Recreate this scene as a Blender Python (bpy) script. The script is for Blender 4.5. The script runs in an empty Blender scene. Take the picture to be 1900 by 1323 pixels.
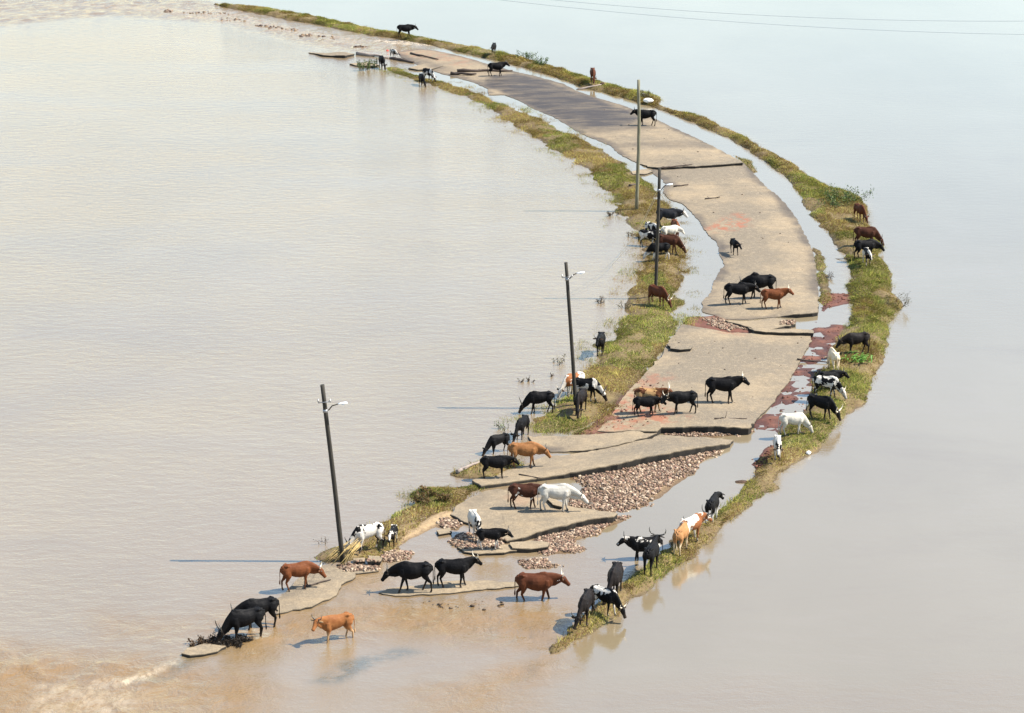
import bpy, bmesh, math, random
import numpy as np
from mathutils import Vector, Matrix
from mathutils.geometry import delaunay_2d_cdt
from mathutils.bvhtree import BVHTree

random.seed(7)
RNG = np.random.default_rng(11)
SC = bpy.context.scene
COL = SC.collection

# ------------------------------------------------------------------ camera
CAM_H = 45.0                      # helicopter height above the flood, metres
FPX = 4500.0                      # focal length in photo pixels (1900 wide)
YH = -700.0                       # photo row of the horizon
PITCH = math.atan((661.5 - YH) / FPX)
cam_d = bpy.data.cameras.new('camera')
cam_d.sensor_width = 36.0
cam_d.lens = FPX / 1900.0 * 36.0
cam_d.clip_start = 1.0
cam_d.clip_end = 20000.0
cam = bpy.data.objects.new('camera', cam_d)
COL.objects.link(cam)
cam.location = (0, 0, CAM_H)
cam.rotation_euler = (math.pi / 2 - PITCH, 0, 0)
SC.camera = cam

# ------------------------------------------------------------------ light
SUN_EL = math.radians(50.0)
SUN_AZ = math.radians(91.0)       # clockwise from +Y: from the right
world = bpy.data.worlds.new('World')
SC.world = world
world.use_nodes = True
wn = world.node_tree
wn.nodes.clear()
sky = wn.nodes.new('ShaderNodeTexSky')
sky.sky_type = 'NISHITA'
sky.sun_disc = False
sky.sun_elevation = SUN_EL
sky.sun_rotation = SUN_AZ
sky.altitude = 50.0
sky.air_density = 1.25
sky.dust_density = 0.3
sky.ozone_density = 1.0
bg = wn.nodes.new('ShaderNodeBackground')
bg.inputs['Strength'].default_value = 0.118
wo = wn.nodes.new('ShaderNodeOutputWorld')
wn.links.new(sky.outputs[0], bg.inputs[0])
wn.links.new(bg.outputs[0], wo.inputs[0])

sun_d = bpy.data.lights.new('sun', 'SUN')
sun_d.energy = 5.0
sun_d.angle = math.radians(0.5)
sun_d.color = (1.0, 0.94, 0.84)
sun = bpy.data.objects.new('sun', sun_d)
COL.objects.link(sun)
to_sun = Vector((math.sin(SUN_AZ) * math.cos(SUN_EL), math.cos(SUN_AZ) * math.cos(SUN_EL), math.sin(SUN_EL)))
sun.rotation_euler = (-to_sun).to_track_quat('-Z', 'Y').to_euler()
sun.location = (60, 120, 80)

SC.view_settings.view_transform = 'Standard'
SC.view_settings.look = 'None'
SC.view_settings.gamma = 1.0
SC.view_settings.exposure = 1.15
SC.view_settings.use_curve_mapping = False

# ------------------------------------------------------------------ helpers
def G(px, py, z=0.0):
    """photo pixel -> point on the horizontal plane at height z"""
    u = (px - 950.0) / FPX
    v = -(py - 661.5) / FPX
    c, s = math.cos(PITCH), math.sin(PITCH)
    d = (u, c + v * s, -s + v * c)
    t = (CAM_H - z) / -d[2]
    return Vector((d[0] * t, d[1] * t, z))

def GP(pts, z=0.0):
    return np.array([G(p[0], p[1], z)[:2] for p in pts])

def metres_per_px(py):
    a = G(950, py); b = G(951, py)
    return b.x - a.x

def sdist(poly, P):
    """signed distance of points P (N,2) to polygon, inside positive"""
    n = len(poly)
    d2 = np.full(len(P), 1e18)
    ins = np.zeros(len(P), bool)
    for i in range(n):
        a = poly[i]; b = poly[(i + 1) % n]
        e = b - a
        w = P - a
        t = np.clip((w @ e) / max(e @ e, 1e-12), 0, 1)
        q = w - t[:, None] * e
        d2 = np.minimum(d2, (q * q).sum(1))
        c = ((a[1] > P[:, 1]) != (b[1] > P[:, 1]))
        if abs(e[1]) > 1e-12:
            xi = a[0] + (P[:, 1] - a[1]) / e[1] * e[0]
            ins ^= c & (P[:, 0] < xi)
    d = np.sqrt(d2)
    return np.where(ins, d, -d)

_perm = np.random.default_rng(3).random((512, 512))
def vnoise(x, y):
    xi = np.floor(x).astype(int); yi = np.floor(y).astype(int)
    fx = x - xi; fy = y - yi
    fx = fx * fx * (3 - 2 * fx); fy = fy * fy * (3 - 2 * fy)
    g = lambda a, b: _perm[a % 512, b % 512]
    return (g(xi, yi) * (1 - fx) + g(xi + 1, yi) * fx) * (1 - fy) + (g(xi, yi + 1) * (1 - fx) + g(xi + 1, yi + 1) * fx) * fy

def fnoise(x, y, oct=4):
    s = 0; a = 0.5; t = 0
    for k in range(oct):
        s = s + a * vnoise(x * 2 ** k + 17.3 * k, y * 2 ** k + 5.1 * k); t += a; a *= 0.5
    return s / t                      # 0..1

def sstep(a, b, x):
    t = np.clip((x - a) / (b - a), 0, 1)
    return t * t * (3 - 2 * t)

def new_obj(name, me, mat=None, parent=None):
    o = bpy.data.objects.new(name, me)
    COL.objects.link(o)
    if mat is not None and me is not None:
        me.materials.append(mat)
    if parent is not None:
        o.parent = parent
    return o

def mesh_np(name, V, F, smooth=False, attrs=None):
    """V (n,3), F list or (m,k) array; attrs name -> (n,) or (n,3)"""
    me = bpy.data.meshes.new(name)
    V = np.asarray(V, dtype=np.float32)
    F = np.asarray(F, dtype=np.int32)
    k = F.shape[1]
    me.vertices.add(len(V)); me.vertices.foreach_set('co', V.ravel())
    me.loops.add(F.size); me.loops.foreach_set('vertex_index', F.ravel())
    me.polygons.add(len(F))
    me.polygons.foreach_set('loop_start', np.arange(0, F.size, k, dtype=np.int32))
    me.polygons.foreach_set('loop_total', np.full(len(F), k, dtype=np.int32))
    if smooth:
        me.polygons.foreach_set('use_smooth', np.ones(len(F), bool))
    me.update(calc_edges=True)
    for an, av in (attrs or {}).items():
        set_attr(me, an, av)
    return me

def set_attr(me, an, av):
    av = np.asarray(av, dtype=np.float32)
    if av.ndim == 1:
        at = me.attributes.new(an, 'FLOAT', 'POINT')
        at.data.foreach_set('value', av)
    else:
        at = me.attributes.new(an, 'FLOAT_COLOR', 'POINT')
        c = np.ones((len(av), 4), np.float32); c[:, :3] = av
        at.data.foreach_set('color', c.ravel())

def tag(o, label=None, cat=None, group=None, kind=None):
    if label: o['label'] = label
    if cat: o['category'] = cat
    if group: o['group'] = group
    if kind: o['kind'] = kind
    return o

def empty(name, loc=(0, 0, 0), rz=0.0, s=1.0):
    o = bpy.data.objects.new(name, None)
    COL.objects.link(o)
    o.location = loc; o.rotation_euler = (0, 0, rz); o.scale = (s, s, s)
    o.empty_display_size = 0.3
    return o

# ------------------------------------------------------------------ materials
class NT:
    def __init__(s, name):
        s.m = bpy.data.materials.new(name); s.m.use_nodes = True
        s.t = s.m.node_tree; s.t.nodes.clear()
        s.out = s.n('ShaderNodeOutputMaterial')
    def n(s, typ, **kw):
        nd = s.t.nodes.new(typ)
        for k, v in kw.items():
            if k.startswith('i_'): nd.inputs[k[2:].replace('_', ' ')].default_value = v
            else: setattr(nd, k, v)
        return nd
    def l(s, a, b): s.t.links.new(a, b)
    def noise(s, scale, detail=4, rough=0.55, vec=None, dim='3D', w=0.0, dist=0.0):
        nd = s.n('ShaderNodeTexNoise', noise_dimensions=dim)
        nd.inputs['Scale'].default_value = scale; nd.inputs['Detail'].default_value = detail
        nd.inputs['Roughness'].default_value = rough; nd.inputs['Distortion'].default_value = dist
        if dim == '4D': nd.inputs['W'].default_value = w
        if vec is not None: s.l(vec, nd.inputs['Vector'])
        return nd.outputs[0]
    def ramp(s, fac, stops):
        r = s.n('ShaderNodeValToRGB')
        e = r.color_ramp.elements
        while len(e) < len(stops): e.new(0.5)
        for q, (p, c) in zip(e, stops):
            q.position = p; q.color = (c, c, c, 1) if isinstance(c, (int, float)) else (*c, 1)
        s.l(fac, r.inputs[0]); return r.outputs[0]
    def mix(s, fac, a, b, mode='MIX'):
        m = s.n('ShaderNodeMix', data_type='RGBA', blend_type=mode)
        for sock, v in ((m.inputs[0], fac), (m.inputs[6], a), (m.inputs[7], b)):
            if isinstance(v, (int, float)): sock.default_value = v
            elif isinstance(v, tuple): sock.default_value = (*v, 1)
            else: s.l(v, sock)
        return m.outputs[2]
    def math(s, op, a, b=None, c=None, clamp=False):
        m = s.n('ShaderNodeMath', operation=op, use_clamp=clamp)
        for i, v in enumerate((a, b, c)):
            if v is None: continue
            if isinstance(v, (int, float)): m.inputs[i].default_value = v
            else: s.l(v, m.inputs[i])
        return m.outputs[0]
    def attr(s, name, col=False):
        a = s.n('ShaderNodeAttribute', attribute_name=name)
        return a.outputs['Color'] if col else a.outputs['Fac']
    def coord(s, which='Object', scale=None):
        c = s.n('ShaderNodeTexCoord').outputs[which]
        if scale:
            mp = s.n('ShaderNodeMapping'); mp.inputs['Scale'].default_value = scale
            s.l(c, mp.inputs[0]); return mp.outputs[0]
        return c
    def bump(s, h, strength=0.3, dist=0.05, normal=None):
        b = s.n('ShaderNodeBump'); b.inputs['Distance'].default_value = dist
        if isinstance(strength, (int, float)): b.inputs['Strength'].default_value = strength
        else: s.l(strength, b.inputs['Strength'])
        s.l(h, b.inputs['Height'])
        if normal is not None: s.l(normal, b.inputs['Normal'])
        return b.outputs[0]
    def bsdf(s, col, rough=0.8, spec=0.3, normal=None, ior=None):
        p = s.n('ShaderNodeBsdfPrincipled')
        for nm, v in (('Base Color', col), ('Roughness', rough), ('Specular IOR Level', spec)):
            if isinstance(v, tuple): p.inputs[nm].default_value = (*v, 1)
            elif isinstance(v, (int, float)): p.inputs[nm].default_value = v
            else: s.l(v, p.inputs[nm])
        if ior: p.inputs['IOR'].default_value = ior
        if normal is not None: s.l(normal, p.inputs['Normal'])
        s.l(p.outputs[0], s.out.inputs[0]); return p

def mat_water():
    t = NT('muddy_water')
    co = t.coord()
    flow = t.attr('flow'); shal = t.attr('shallow'); foam = t.attr('foam'); calm = t.attr('calm')
    big = t.noise(0.035, 4, 0.6, t.coord('Object', (1, 0.35, 1)))
    c = t.mix(t.ramp(big, [(0.35, 0.0), (0.65, 1.0)]), (0.212, 0.170, 0.106), (0.180, 0.140, 0.082))
    c = t.mix(t.math('MULTIPLY_ADD', calm, -1.0, 1.0), c, t.mix(1.0, c, (1.00, 0.92, 0.88), 'MULTIPLY'))
    fl_n = t.noise(0.55, 5, 0.65, t.coord('Object', (0.7, 0.45, 1)))
    silt = t.noise(0.11, 7, 0.72, t.coord('Object', (0.45, 0.8, 1)), dist=0.5)
    c = t.mix(t.ramp(silt, [(0.50, 0.0), (0.68, 0.28)]), c, (0.150, 0.106, 0.062))
    c = t.mix(t.ramp(silt, [(0.32, 0.3), (0.46, 0.0)]), c, (0.225, 0.18, 0.125))
    flf = t.math('MULTIPLY', flow, t.ramp(fl_n, [(0.3, 0.6), (0.65, 1.0)]), clamp=True)
    c = t.mix(flf, c, (0.190, 0.110, 0.038))
    sh_n = t.noise(1.2, 6, 0.7, t.coord('Object', (0.5, 0.5, 1)))
    shf = t.math('MULTIPLY', shal, t.ramp(sh_n, [(0.38, 0.0), (0.56, 1.0)]), clamp=True)
    c = t.mix(shf, c, (0.075, 0.075, 0.052))
    fo_n = t.noise(1.6, 6, 0.7, t.coord('Object', (1, 0.5, 1)))
    fof = t.math('MULTIPLY', foam, t.ramp(fo_n, [(0.42, 0.0), (0.6, 1.0)]), clamp=True)
    c = t.mix(fof, c, (0.50, 0.40, 0.27))
    # wind ripples: crests run across the view, weaker on the sheltered side
    r1 = t.noise(1.5, 3, 0.6, t.coord('Object', (0.55, 1.0, 1)))
    r2 = t.noise(6.5, 4, 0.7, t.coord('Object', (0.7, 1.0, 1)))
    h = t.math('ADD', t.math('MULTIPLY', r1, 0.7), t.math('MULTIPLY', r2, 0.3))
    gust = t.ramp(t.noise(0.05, 5, 0.65, t.coord('Object', (0.5, 1.0, 1)), dist=0.8), [(0.35, 0.7), (0.62, 1.15)])
    st = t.math('MULTIPLY', t.math('MULTIPLY_ADD', calm, -0.28, 0.33), gust)
    nr = t.bump(h, st, 0.22)
    rf = t.math('ADD', t.noise(1.1, 5, 0.7, t.coord('Object', (0.8, 0.8, 1)), dist=0.6), t.math('MULTIPLY', fl_n, 0.6))
    nr = t.bump(rf, t.math('MULTIPLY', flow, 0.5), 0.35, nr)
    rough = t.math('MULTIPLY_ADD', fof, 0.5, 0.06)
    t.bsdf(c, rough, t.math('MULTIPLY_ADD', flf, -0.38, 0.5), nr, ior=2.3)
    return t.m

def mat_road():
    t = NT('silted_asphalt')
    co = t.coord()
    sand, grey, dark = (0.262, 0.198, 0.122), (0.115, 0.098, 0.076), (0.009, 0.009, 0.009)
    n1 = t.noise(0.22, 5, 0.62, co); n2 = t.noise(1.3, 6, 0.7, co); n3 = t.noise(9.0, 4, 0.7, co)
    g = t.attr('grey')
    f = t.math('ADD', t.math('MULTIPLY', n1, 0.9), t.math('MULTIPLY', n2, 0.45))
    f = t.math('ADD', f, t.math('MULTIPLY', g, 0.5))
    c = t.mix(t.ramp(f, [(0.54, 0.0), (0.84, 0.9)]), sand, grey)
    c = t.mix(t.ramp(n3, [(0.38, 0.6), (0.53, 0.0)]), c, (0.15, 0.112, 0.070))
    n5 = t.noise(3.5, 5, 0.75, co)
    c = t.mix(t.ramp(n5, [(0.52, 0.0), (0.64, 0.45)]), c, (0.32, 0.25, 0.165))
    c = t.mix(t.ramp(n5, [(0.34, 0.6), (0.46, 0.0)]), c, (0.145, 0.115, 0.08))
    n4 = t.noise(16.0, 3, 0.7, co)
    c = t.mix(t.ramp(n4, [(0.50, 0.0), (0.66, 0.7)]), c, (0.34, 0.26, 0.16))
    c = t.mix(t.ramp(t.noise(1.1, 6, 0.75, t.coord('Object', (0.25, 1, 1))), [(0.50, 0.0), (0.68, 0.5)]), c, (0.15, 0.122, 0.088))
    rs = t.math('MULTIPLY', t.attr('red'), t.ramp(t.noise(1.6, 6, 0.7, t.coord('Object', (0.7, 0.5, 1))), [(0.46, 0.0), (0.57, 0.8)]), clamp=True)
    c = t.mix(rs, c, (0.25, 0.088, 0.048))
    wet = t.math('MULTIPLY', t.attr('wet'), t.ramp(t.noise(0.6, 6, 0.7, t.coord('Object', (0.35, 1, 1))), [(0.3, 0.45), (0.55, 1.0)]), clamp=True)
    c = t.mix(wet, c, t.mix(n3, (0.020, 0.017, 0.017), (0.070, 0.055, 0.046)))
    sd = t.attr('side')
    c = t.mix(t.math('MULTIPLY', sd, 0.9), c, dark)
    # hairline cracks
    v = t.n('ShaderNodeTexVoronoi', feature='DISTANCE_TO_EDGE'); v.inputs['Scale'].default_value = 0.28
    dv = t.n('ShaderNodeMix', data_type='VECTOR'); dv.inputs[0].default_value = 0.35
    t.l(co, dv.inputs[4]); nz = t.n('ShaderNodeTexNoise'); nz.inputs['Scale'].default_value = 0.8
    t.l(co, nz.inputs['Vector']); t.l(nz.outputs['Color'], dv.inputs[5]); t.l(dv.outputs[1], v.inputs['Vector'])
    ck = t.ramp(v.outputs['Distance'], [(0.0, 0.5), (0.007, 0.0)])
    c = t.mix(t.math('MULTIPLY', ck, t.ramp(n1, [(0.50, 0.0), (0.62, 1.0)])), c, (0.05, 0.04, 0.03))
    rough = t.math('MULTIPLY_ADD', wet, -0.25, 0.9)
    nr = t.bump(t.math('ADD', n2, t.math('MULTIPLY', n3, 0.5)), 0.35, 0.03)
    t.bsdf(c, rough, 0.3, nr)
    return t.m

def mat_soil():
    t = NT('wet_soil')
    co = t.coord()
    n = t.noise(0.8, 6, 0.68, co); n2 = t.noise(5.0, 5, 0.7, co)
    c = t.mix(t.ramp(n, [(0.35, 0.0), (0.65, 1.0)]), (0.115, 0.075, 0.032), (0.17, 0.125, 0.052))
    red = t.attr('red')
    rc = t.mix(t.ramp(n, [(0.35, 0.0), (0.65, 1.0)]), (0.100, 0.036, 0.024), (0.165, 0.066, 0.042))
    c = t.mix(red, c, rc)
    sand = t.attr('sand')
    c = t.mix(sand, c, t.mix(n, (0.25, 0.165, 0.085), (0.36, 0.26, 0.145)))
    c = t.mix(t.ramp(n2, [(0.3, 0.55), (0.55, 0.0)]), c, (0.06, 0.035, 0.018))
    sp = t.n('ShaderNodeSeparateXYZ'); t.l(co, sp.inputs[0])
    damp = t.ramp(t.math('ADD', sp.outputs[2], t.math('MULTIPLY', n2, 0.04)), [(0.035, 0.75), (0.10, 0.0)])
    c = t.mix(damp, c, t.mix(1.0, c, (0.42, 0.38, 0.34), 'MULTIPLY'))
    nr = t.bump(t.math('ADD', n, t.math('MULTIPLY', n2, 0.6)), 0.7, 0.08)
    t.bsdf(c, t.math('MULTIPLY_ADD', damp, -0.4, 0.85), 0.3, nr)
    return t.m

def mat_tint(name, rough=0.8, spec=0.2, var=0.25, trans=False):
    """colour from the per-piece 'tint' attribute"""
    t = NT(name)
    c = t.attr('tint', True)
    n = t.noise(6.0, 3, 0.6, t.coord())
    c = t.mix(var, c, t.mix(1.0, c, t.ramp(n, [(0.3, 0.35), (0.7, 1.35)]), 'MULTIPLY'))
    p = t.bsdf(c, rough, spec)
    if trans:
        tr = t.n('ShaderNodeBsdfTranslucent'); t.l(c, tr.inputs[0])
        mx = t.n('ShaderNodeMixShader'); mx.inputs[0].default_value = 0.25
        t.l(p.outputs[0], mx.inputs[1]); t.l(tr.outputs[0], mx.inputs[2]); t.l(mx.outputs[0], t.out.inputs[0])
    return t.m

def mat_plain(name, a, b, scale=6.0, rough=0.7, spec=0.3, stretch=None, bump=0.3, metallic=0.0):
    t = NT(name)
    n = t.noise(scale, 5, 0.65, t.coord('Object', stretch) if stretch else t.coord())
    c = t.mix(t.ramp(n, [(0.3, 0.0), (0.7, 1.0)]), a, b)
    p = t.bsdf(c, rough, spec, t.bump(n, bump, 0.02))
    p.inputs['Metallic'].default_value = metallic
    return t.m

def mat_hide(name, a, b, belly=None, patch=None, patch_amt=0.5, seed=0.0, pscale=1.3, face=None, rough=0.6):
    """cattle coat: two close tones, an optional second colour in hard-edged patches"""
    t = NT(name)
    co = t.coord()
    n = t.noise(3.0, 4, 0.6, co, '4D', seed)
    c = t.mix(t.ramp(n, [(0.3, 0.0), (0.7, 1.0)]), a, b)
    sep = t.n('ShaderNodeSeparateXYZ'); t.l(co, sep.inputs[0])
    if belly:
        z = t.math('ADD', sep.outputs[2], t.math('MULTIPLY', n, 0.25))
        c = t.mix(t.ramp(z, [(0.62, 1.0), (0.84, 0.0)]), c, belly)
    if patch:
        pn = t.noise(pscale, 3, 0.55, co, '4D', seed + 3.1, 0.4)
        th = 0.36 + 0.28 * (1 - patch_amt)
        c = t.mix(t.ramp(pn, [(th, 0.0), (th + 0.015, 1.0)]), c, patch)
    if face:
        xx = t.math('ADD', sep.outputs[0], t.math('MULTIPLY', n, 0.15))
        c = t.mix(t.ramp(t.math('SUBTRACT', xx, 1.24), [(0.0, 0.0), (0.04, 1.0)]), c, face)
    mud = t.math('ADD', sep.outputs[2], t.math('MULTIPLY', t.noise(9.0, 3, 0.6, co), 0.3))
    c = t.mix(t.ramp(mud, [(0.30, 0.55), (0.62, 0.0)]), c, (0.055, 0.036, 0.022))
    rib = t.n('ShaderNodeTexWave', wave_type='BANDS', bands_direction='X'); t.l(co, rib.inputs['Vector'])
    rib.inputs['Scale'].default_value = 1.9; rib.inputs['Distortion'].default_value = 2.2; rib.inputs['Detail'].default_value = 1.0
    hair = t.noise(38.0, 3, 0.6, t.coord('Object', (0.5, 1.2, 1.2)))
    lump = t.noise(5.0, 2, 0.5, co)
    nr = t.bump(t.math('ADD', t.math('ADD', t.math('MULTIPLY', hair, 0.25), lump), t.math('MULTIPLY', rib.outputs['Fac'], 0.06)), 0.5, 0.04)
    t.bsdf(c, rough, 0.10, nr)
    return t.m

M = {}
M['water'] = mat_water()
M['road'] = mat_road()
M['soil'] = mat_soil()
M['grass'] = mat_tint('verge_grass', 0.75, 0.15, 0.3, True)
M['stone'] = mat_tint('rubble_stone', 0.85, 0.25, 0.5)
M['leaf'] = mat_tint('leaves', 0.55, 0.3, 0.3, True)
M['pole'] = mat_plain('creosoted_pole', (0.018, 0.016, 0.013), (0.05, 0.043, 0.032), 3.0, 0.8, 0.3, (6, 6, 0.6))
M['grey_pole'] = mat_plain('weathered_pole', (0.10, 0.095, 0.06), (0.24, 0.22, 0.15), 3.0, 0.85, 0.2, (6, 6, 0.5))
M['metal'] = mat_plain('galvanised_steel', (0.22, 0.23, 0.24), (0.34, 0.35, 0.36), 8.0, 0.45, 0.5, None, 0.1, 0.7)
M['lamp'] = mat_plain('lamp_housing', (0.62, 0.66, 0.70), (0.74, 0.78, 0.80), 8.0, 0.35, 0.5, None, 0.05)
M['lens'] = mat_plain('lamp_lens', (0.75, 0.78, 0.78), (0.82, 0.84, 0.84), 8.0, 0.12, 0.6, None, 0.0)
M['insul'] = mat_plain('glazed_insulator', (0.10, 0.07, 0.05), (0.5, 0.5, 0.48), 20.0, 0.25, 0.6, None, 0.0)
M['wire'] = mat_plain('bare_wire', (0.16, 0.19, 0.22), (0.22, 0.26, 0.29), 2.0, 0.5, 0.5, None, 0.0)
M['slackwire'] = mat_plain('bright_wire', (0.45, 0.42, 0.33), (0.6, 0.56, 0.45), 2.0, 0.5, 0.5, None, 0.0)
M['log'] = mat_plain('wet_log', (0.028, 0.019, 0.015), (0.085, 0.060, 0.045), 4.0, 0.75, 0.3, (0.6, 5, 5), 0.8)
M['palelog'] = mat_plain('bleached_log', (0.16, 0.125, 0.10), (0.33, 0.27, 0.23), 4.0, 0.8, 0.3, (0.6, 5, 5), 0.8)
M['straw'] = mat_plain('dry_reed', (0.30, 0.20, 0.07), (0.52, 0.38, 0.16), 4.0, 0.8, 0.2)
M['white'] = mat_plain('pale_debris', (0.70, 0.68, 0.62), (0.82, 0.80, 0.76), 3.0, 0.7, 0.3)
M['dung'] = mat_plain('clod', (0.035, 0.022, 0.014), (0.09, 0.055, 0.035), 6.0, 0.9, 0.2)
M['horn'] = mat_plain('dark_horn', (0.02, 0.018, 0.016), (0.08, 0.07, 0.055), 5.0, 0.4, 0.5, None, 0.1)
M['palehorn'] = mat_plain('pale_horn', (0.55, 0.45, 0.32), (0.72, 0.64, 0.50), 5.0, 0.4, 0.5, None, 0.1)
M['hoof'] = mat_plain('hoof_horn', (0.02, 0.017, 0.014), (0.05, 0.04, 0.03), 5.0, 0.6, 0.3, None, 0.1)
M['eye'] = mat_plain('cow_eye', (0.006, 0.004, 0.003), (0.012, 0.009, 0.006), 5.0, 0.15, 0.6, None, 0.0)
M['red'] = mat_plain('red_cloth', (0.45, 0.03, 0.03), (0.55, 0.06, 0.05), 5.0, 0.8, 0.2)

# ------------------------------------------------------------------ traced outlines (photo pixels, laid onto the ground plane)
R_OUT = [(400,8),(480,14),(560,27),(640,43),(700,57),(737,62),(790,72),(850,84),(915,96),(970,108),(1040,128),(1100,148),(1160,165),(1222,180),(1228,186),(1222,193),(1245,205),(1300,215),(1345,238),(1385,255),(1420,280),(1465,300),(1500,328),(1545,350),(1590,360),(1612,385),(1606,400),(1618,425),(1640,455),(1632,470),(1640,480),(1652,505),(1655,540),(1672,570),(1655,590),(1645,640),(1635,680),(1618,715),(1610,745),(1570,770),(1545,800),(1520,830),(1480,855),(1450,880),(1440,905),(1400,930),(1360,965),(1330,990),(1300,1020),(1260,1050),(1215,1080),(1165,1122),(1150,1145),(1110,1165),(1080,1182),(1060,1200),(1020,1215)]
R_IN = [(1030,1195),(1060,1165),(1075,1150),(1095,1132),(1120,1112),(1145,1088),(1180,1065),(1195,1050),(1230,1020),(1250,1005),(1300,975),(1340,945),(1365,915),(1395,885),(1408,860),(1430,830),(1450,800),(1490,770),(1505,740),(1510,700),(1535,680),(1545,650),(1560,620),(1580,595),(1578,560),(1570,530),(1580,510),(1575,490),(1555,460),(1545,440),(1520,415),(1500,395),(1490,370),(1470,340),(1440,315),(1420,300),(1390,280),(1350,255),(1300,235),(1255,215),(1200,195),(1140,178),(1090,166),(1050,151),(1000,134),(960,123),(910,110),(860,99),(800,84),(740,73),(690,66),(640,57),(590,46),(540,38),(480,26),(420,15)]
RV = R_OUT + R_IN
LV = [(700,125),(740,138),(790,155),(850,175),(900,195),(940,225),(990,255),(1030,280),(1080,310),(1100,335),(1140,365),(1140,390),(1165,410),(1185,440),(1195,470),(1200,490),(1180,510),(1165,540),(1165,565),(1150,590),(1140,620),(1110,640),(1100,670),(1085,690),(1060,730),(1020,760),(990,775),(978,790),(980,806),
      (1055,803),(1110,775),(1150,735),(1185,700),(1215,670),(1240,635),(1255,600),(1262,560),(1268,520),(1270,480),(1258,440),(1245,401),(1231,373),(1212,349),(1176,325),(1150,301),(1114,278),(1074,256),(1024,231),(974,210),(914,185),(864,166),(814,151),(766,138),(730,124)]
LQ1 = [(840,880),(880,858),(920,850),(955,850),(975,865),(940,885),(900,895),(880,890),(850,888)]
LQ2 = [(755,915),(790,907),(840,905),(880,895),(895,905),(850,935),(810,950),(770,965),(735,978),(700,987),(690,977),(730,957),(750,945),(765,930)]
LQ3 = [(575,1037),(600,1024),(640,1010),(665,1000),(705,990),(740,975),(770,968),(800,955),(760,990),(740,1010),(735,1030),(690,1038),(650,1042),(610,1046)]
RB = [(1508,455),(1525,470),(1530,500),(1540,535),(1545,555),(1520,575),(1517,520),(1511,480)]
RC = [(1362,288),(1395,300),(1405,320),(1396,322),(1378,304)]
S1 = [(1515,598),(1565,605),(1560,640),(1530,690),(1512,740),(1490,775),(1450,800),(1395,797),(1440,740),(1480,680),(1500,640)]
S2 = [(1522,545),(1575,545),(1580,562),(1540,572),(1522,585)]
S3 = [(1060,806),(1100,790),(1125,765),(1165,725),(1195,695),(1225,720),(1240,792),(1150,806)]
S5 = [(1275,588),(1330,586),(1400,606),(1400,618),(1340,618),(1262,606)]
S6 = [(1395,862),(1415,838),(1440,815),(1450,830),(1430,865),(1405,878)]
SJ = [(733,1020),(756,1002),(788,988),(809,978),(845,958),(835,944),(805,955),(770,972),(742,1000)]
STONES = {
 'a': ([(1060,888),(1100,872),(1160,864),(1220,852),(1290,838),(1345,828),(1335,842),(1300,858),(1285,880),(1255,895),(1205,935),(1190,945),(1130,950),(1090,945),(1060,940),(1055,925),(1085,905)], 2600, 'pale rubble of broken road base spilling from under the long asphalt slab'),
 'b': ([(1000,994),(1050,982),(1100,970),(1145,959),(1170,957),(1165,966),(1125,980),(1115,990),(1070,1002),(1080,1020),(1050,1030),(1000,1027),(985,1012)], 1100, 'rubble below the lip of the slab where the white cow feeds'),
 'c': ([(955,1040),(1000,1038),(1045,1050),(1010,1056),(970,1052)], 150, 'thin scatter of stones in shallow water above the brown bull'),
 'd': ([(1222,798),(1392,801),(1370,808),(1320,813),(1240,809)], 420, 'band of rubble under the straight broken lip of the main road'),
 'e': ([(1300,592),(1330,590),(1392,607),(1392,615),(1350,615),(1310,605)], 420, 'heap of stones in the gap across the road below the three standing cattle'),
 'f': ([(1428,613),(1450,604),(1476,601),(1470,608)], 60, 'few stones beside the small slab in the road gap'),
 'g': ([(698,1030),(740,1022),(766,1025),(755,1036),(720,1043),(700,1043)], 260, 'patch of pinkish stones beside the piebald cow near the leaning pole'),
 'h': ([(622,1054),(650,1046),(702,1050),(697,1060),(640,1062)], 240, 'flat patch of stones on the water edge below the leaning pole'),
 'i': ([(830,1006),(850,988),(900,993),(938,1005),(920,1020),(870,1022)], 420, 'stones under the piebald cow and the horned calf'),
 'j': ([(800,972),(830,962),(862,972),(850,986),(820,981)], 160, 'stones in the small pool beside the sandy bank'),
}
FAR_STONES = [[(298,18),(320,19),(318,23),(300,22)],[(335,20),(425,24),(425,27),(336,25)],[(403,33),(450,36),(450,40),(408,38)],[(474,45),(552,53),(548,57),(478,50)],[(550,62),(622,67),(620,71),(556,67)],[(648,84),(682,85),(682,88),(650,88)]]

# ------------------------------------------------------------------ the flood: one sheet to the horizon
FLOW = [([(0,1195),(330,1215),(480,1262),(560,1290),(700,1300),(1020,1210),(1040,1240),(900,1323),(600,1420),(-200,1420),(-200,1230)], 1.0),
        ([(380,1150),(520,1130),(640,1110),(700,1110),(860,1105),(1040,1120),(1060,1160),(1000,1220),(760,1190),(560,1200),(440,1240)], 0.9),
        ([(640,1062),(700,1055),(730,1075),(690,1110),(640,1100)], 0.8),
        ([(760,1030),(860,1030),(960,1040),(950,1075),(800,1075),(720,1080)], 0.35),
        ([(-100,-10),(300,-20),(420,10),(560,48),(740,75),(800,92),(740,104),(600,92),(420,45),(200,30),(-100,60)], 0.9),
        ([(180,1140),(380,1150),(440,1110),(480,1150),(300,1200),(180,1190)], 0.6)]
SHAL = [([(590,1265),(600,1255),(640,1225),(700,1205),(760,1200),(790,1212),(730,1225),(680,1245),(630,1262)], 0.75),
        ([(255,1268),(300,1240),(335,1217),(360,1215),(400,1208),(370,1232),(320,1255),(290,1268)], 0.55),
        ([(700,1107),(760,1110),(900,1098),(960,1090),(900,1103),(760,1118)], 0.3)]
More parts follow.
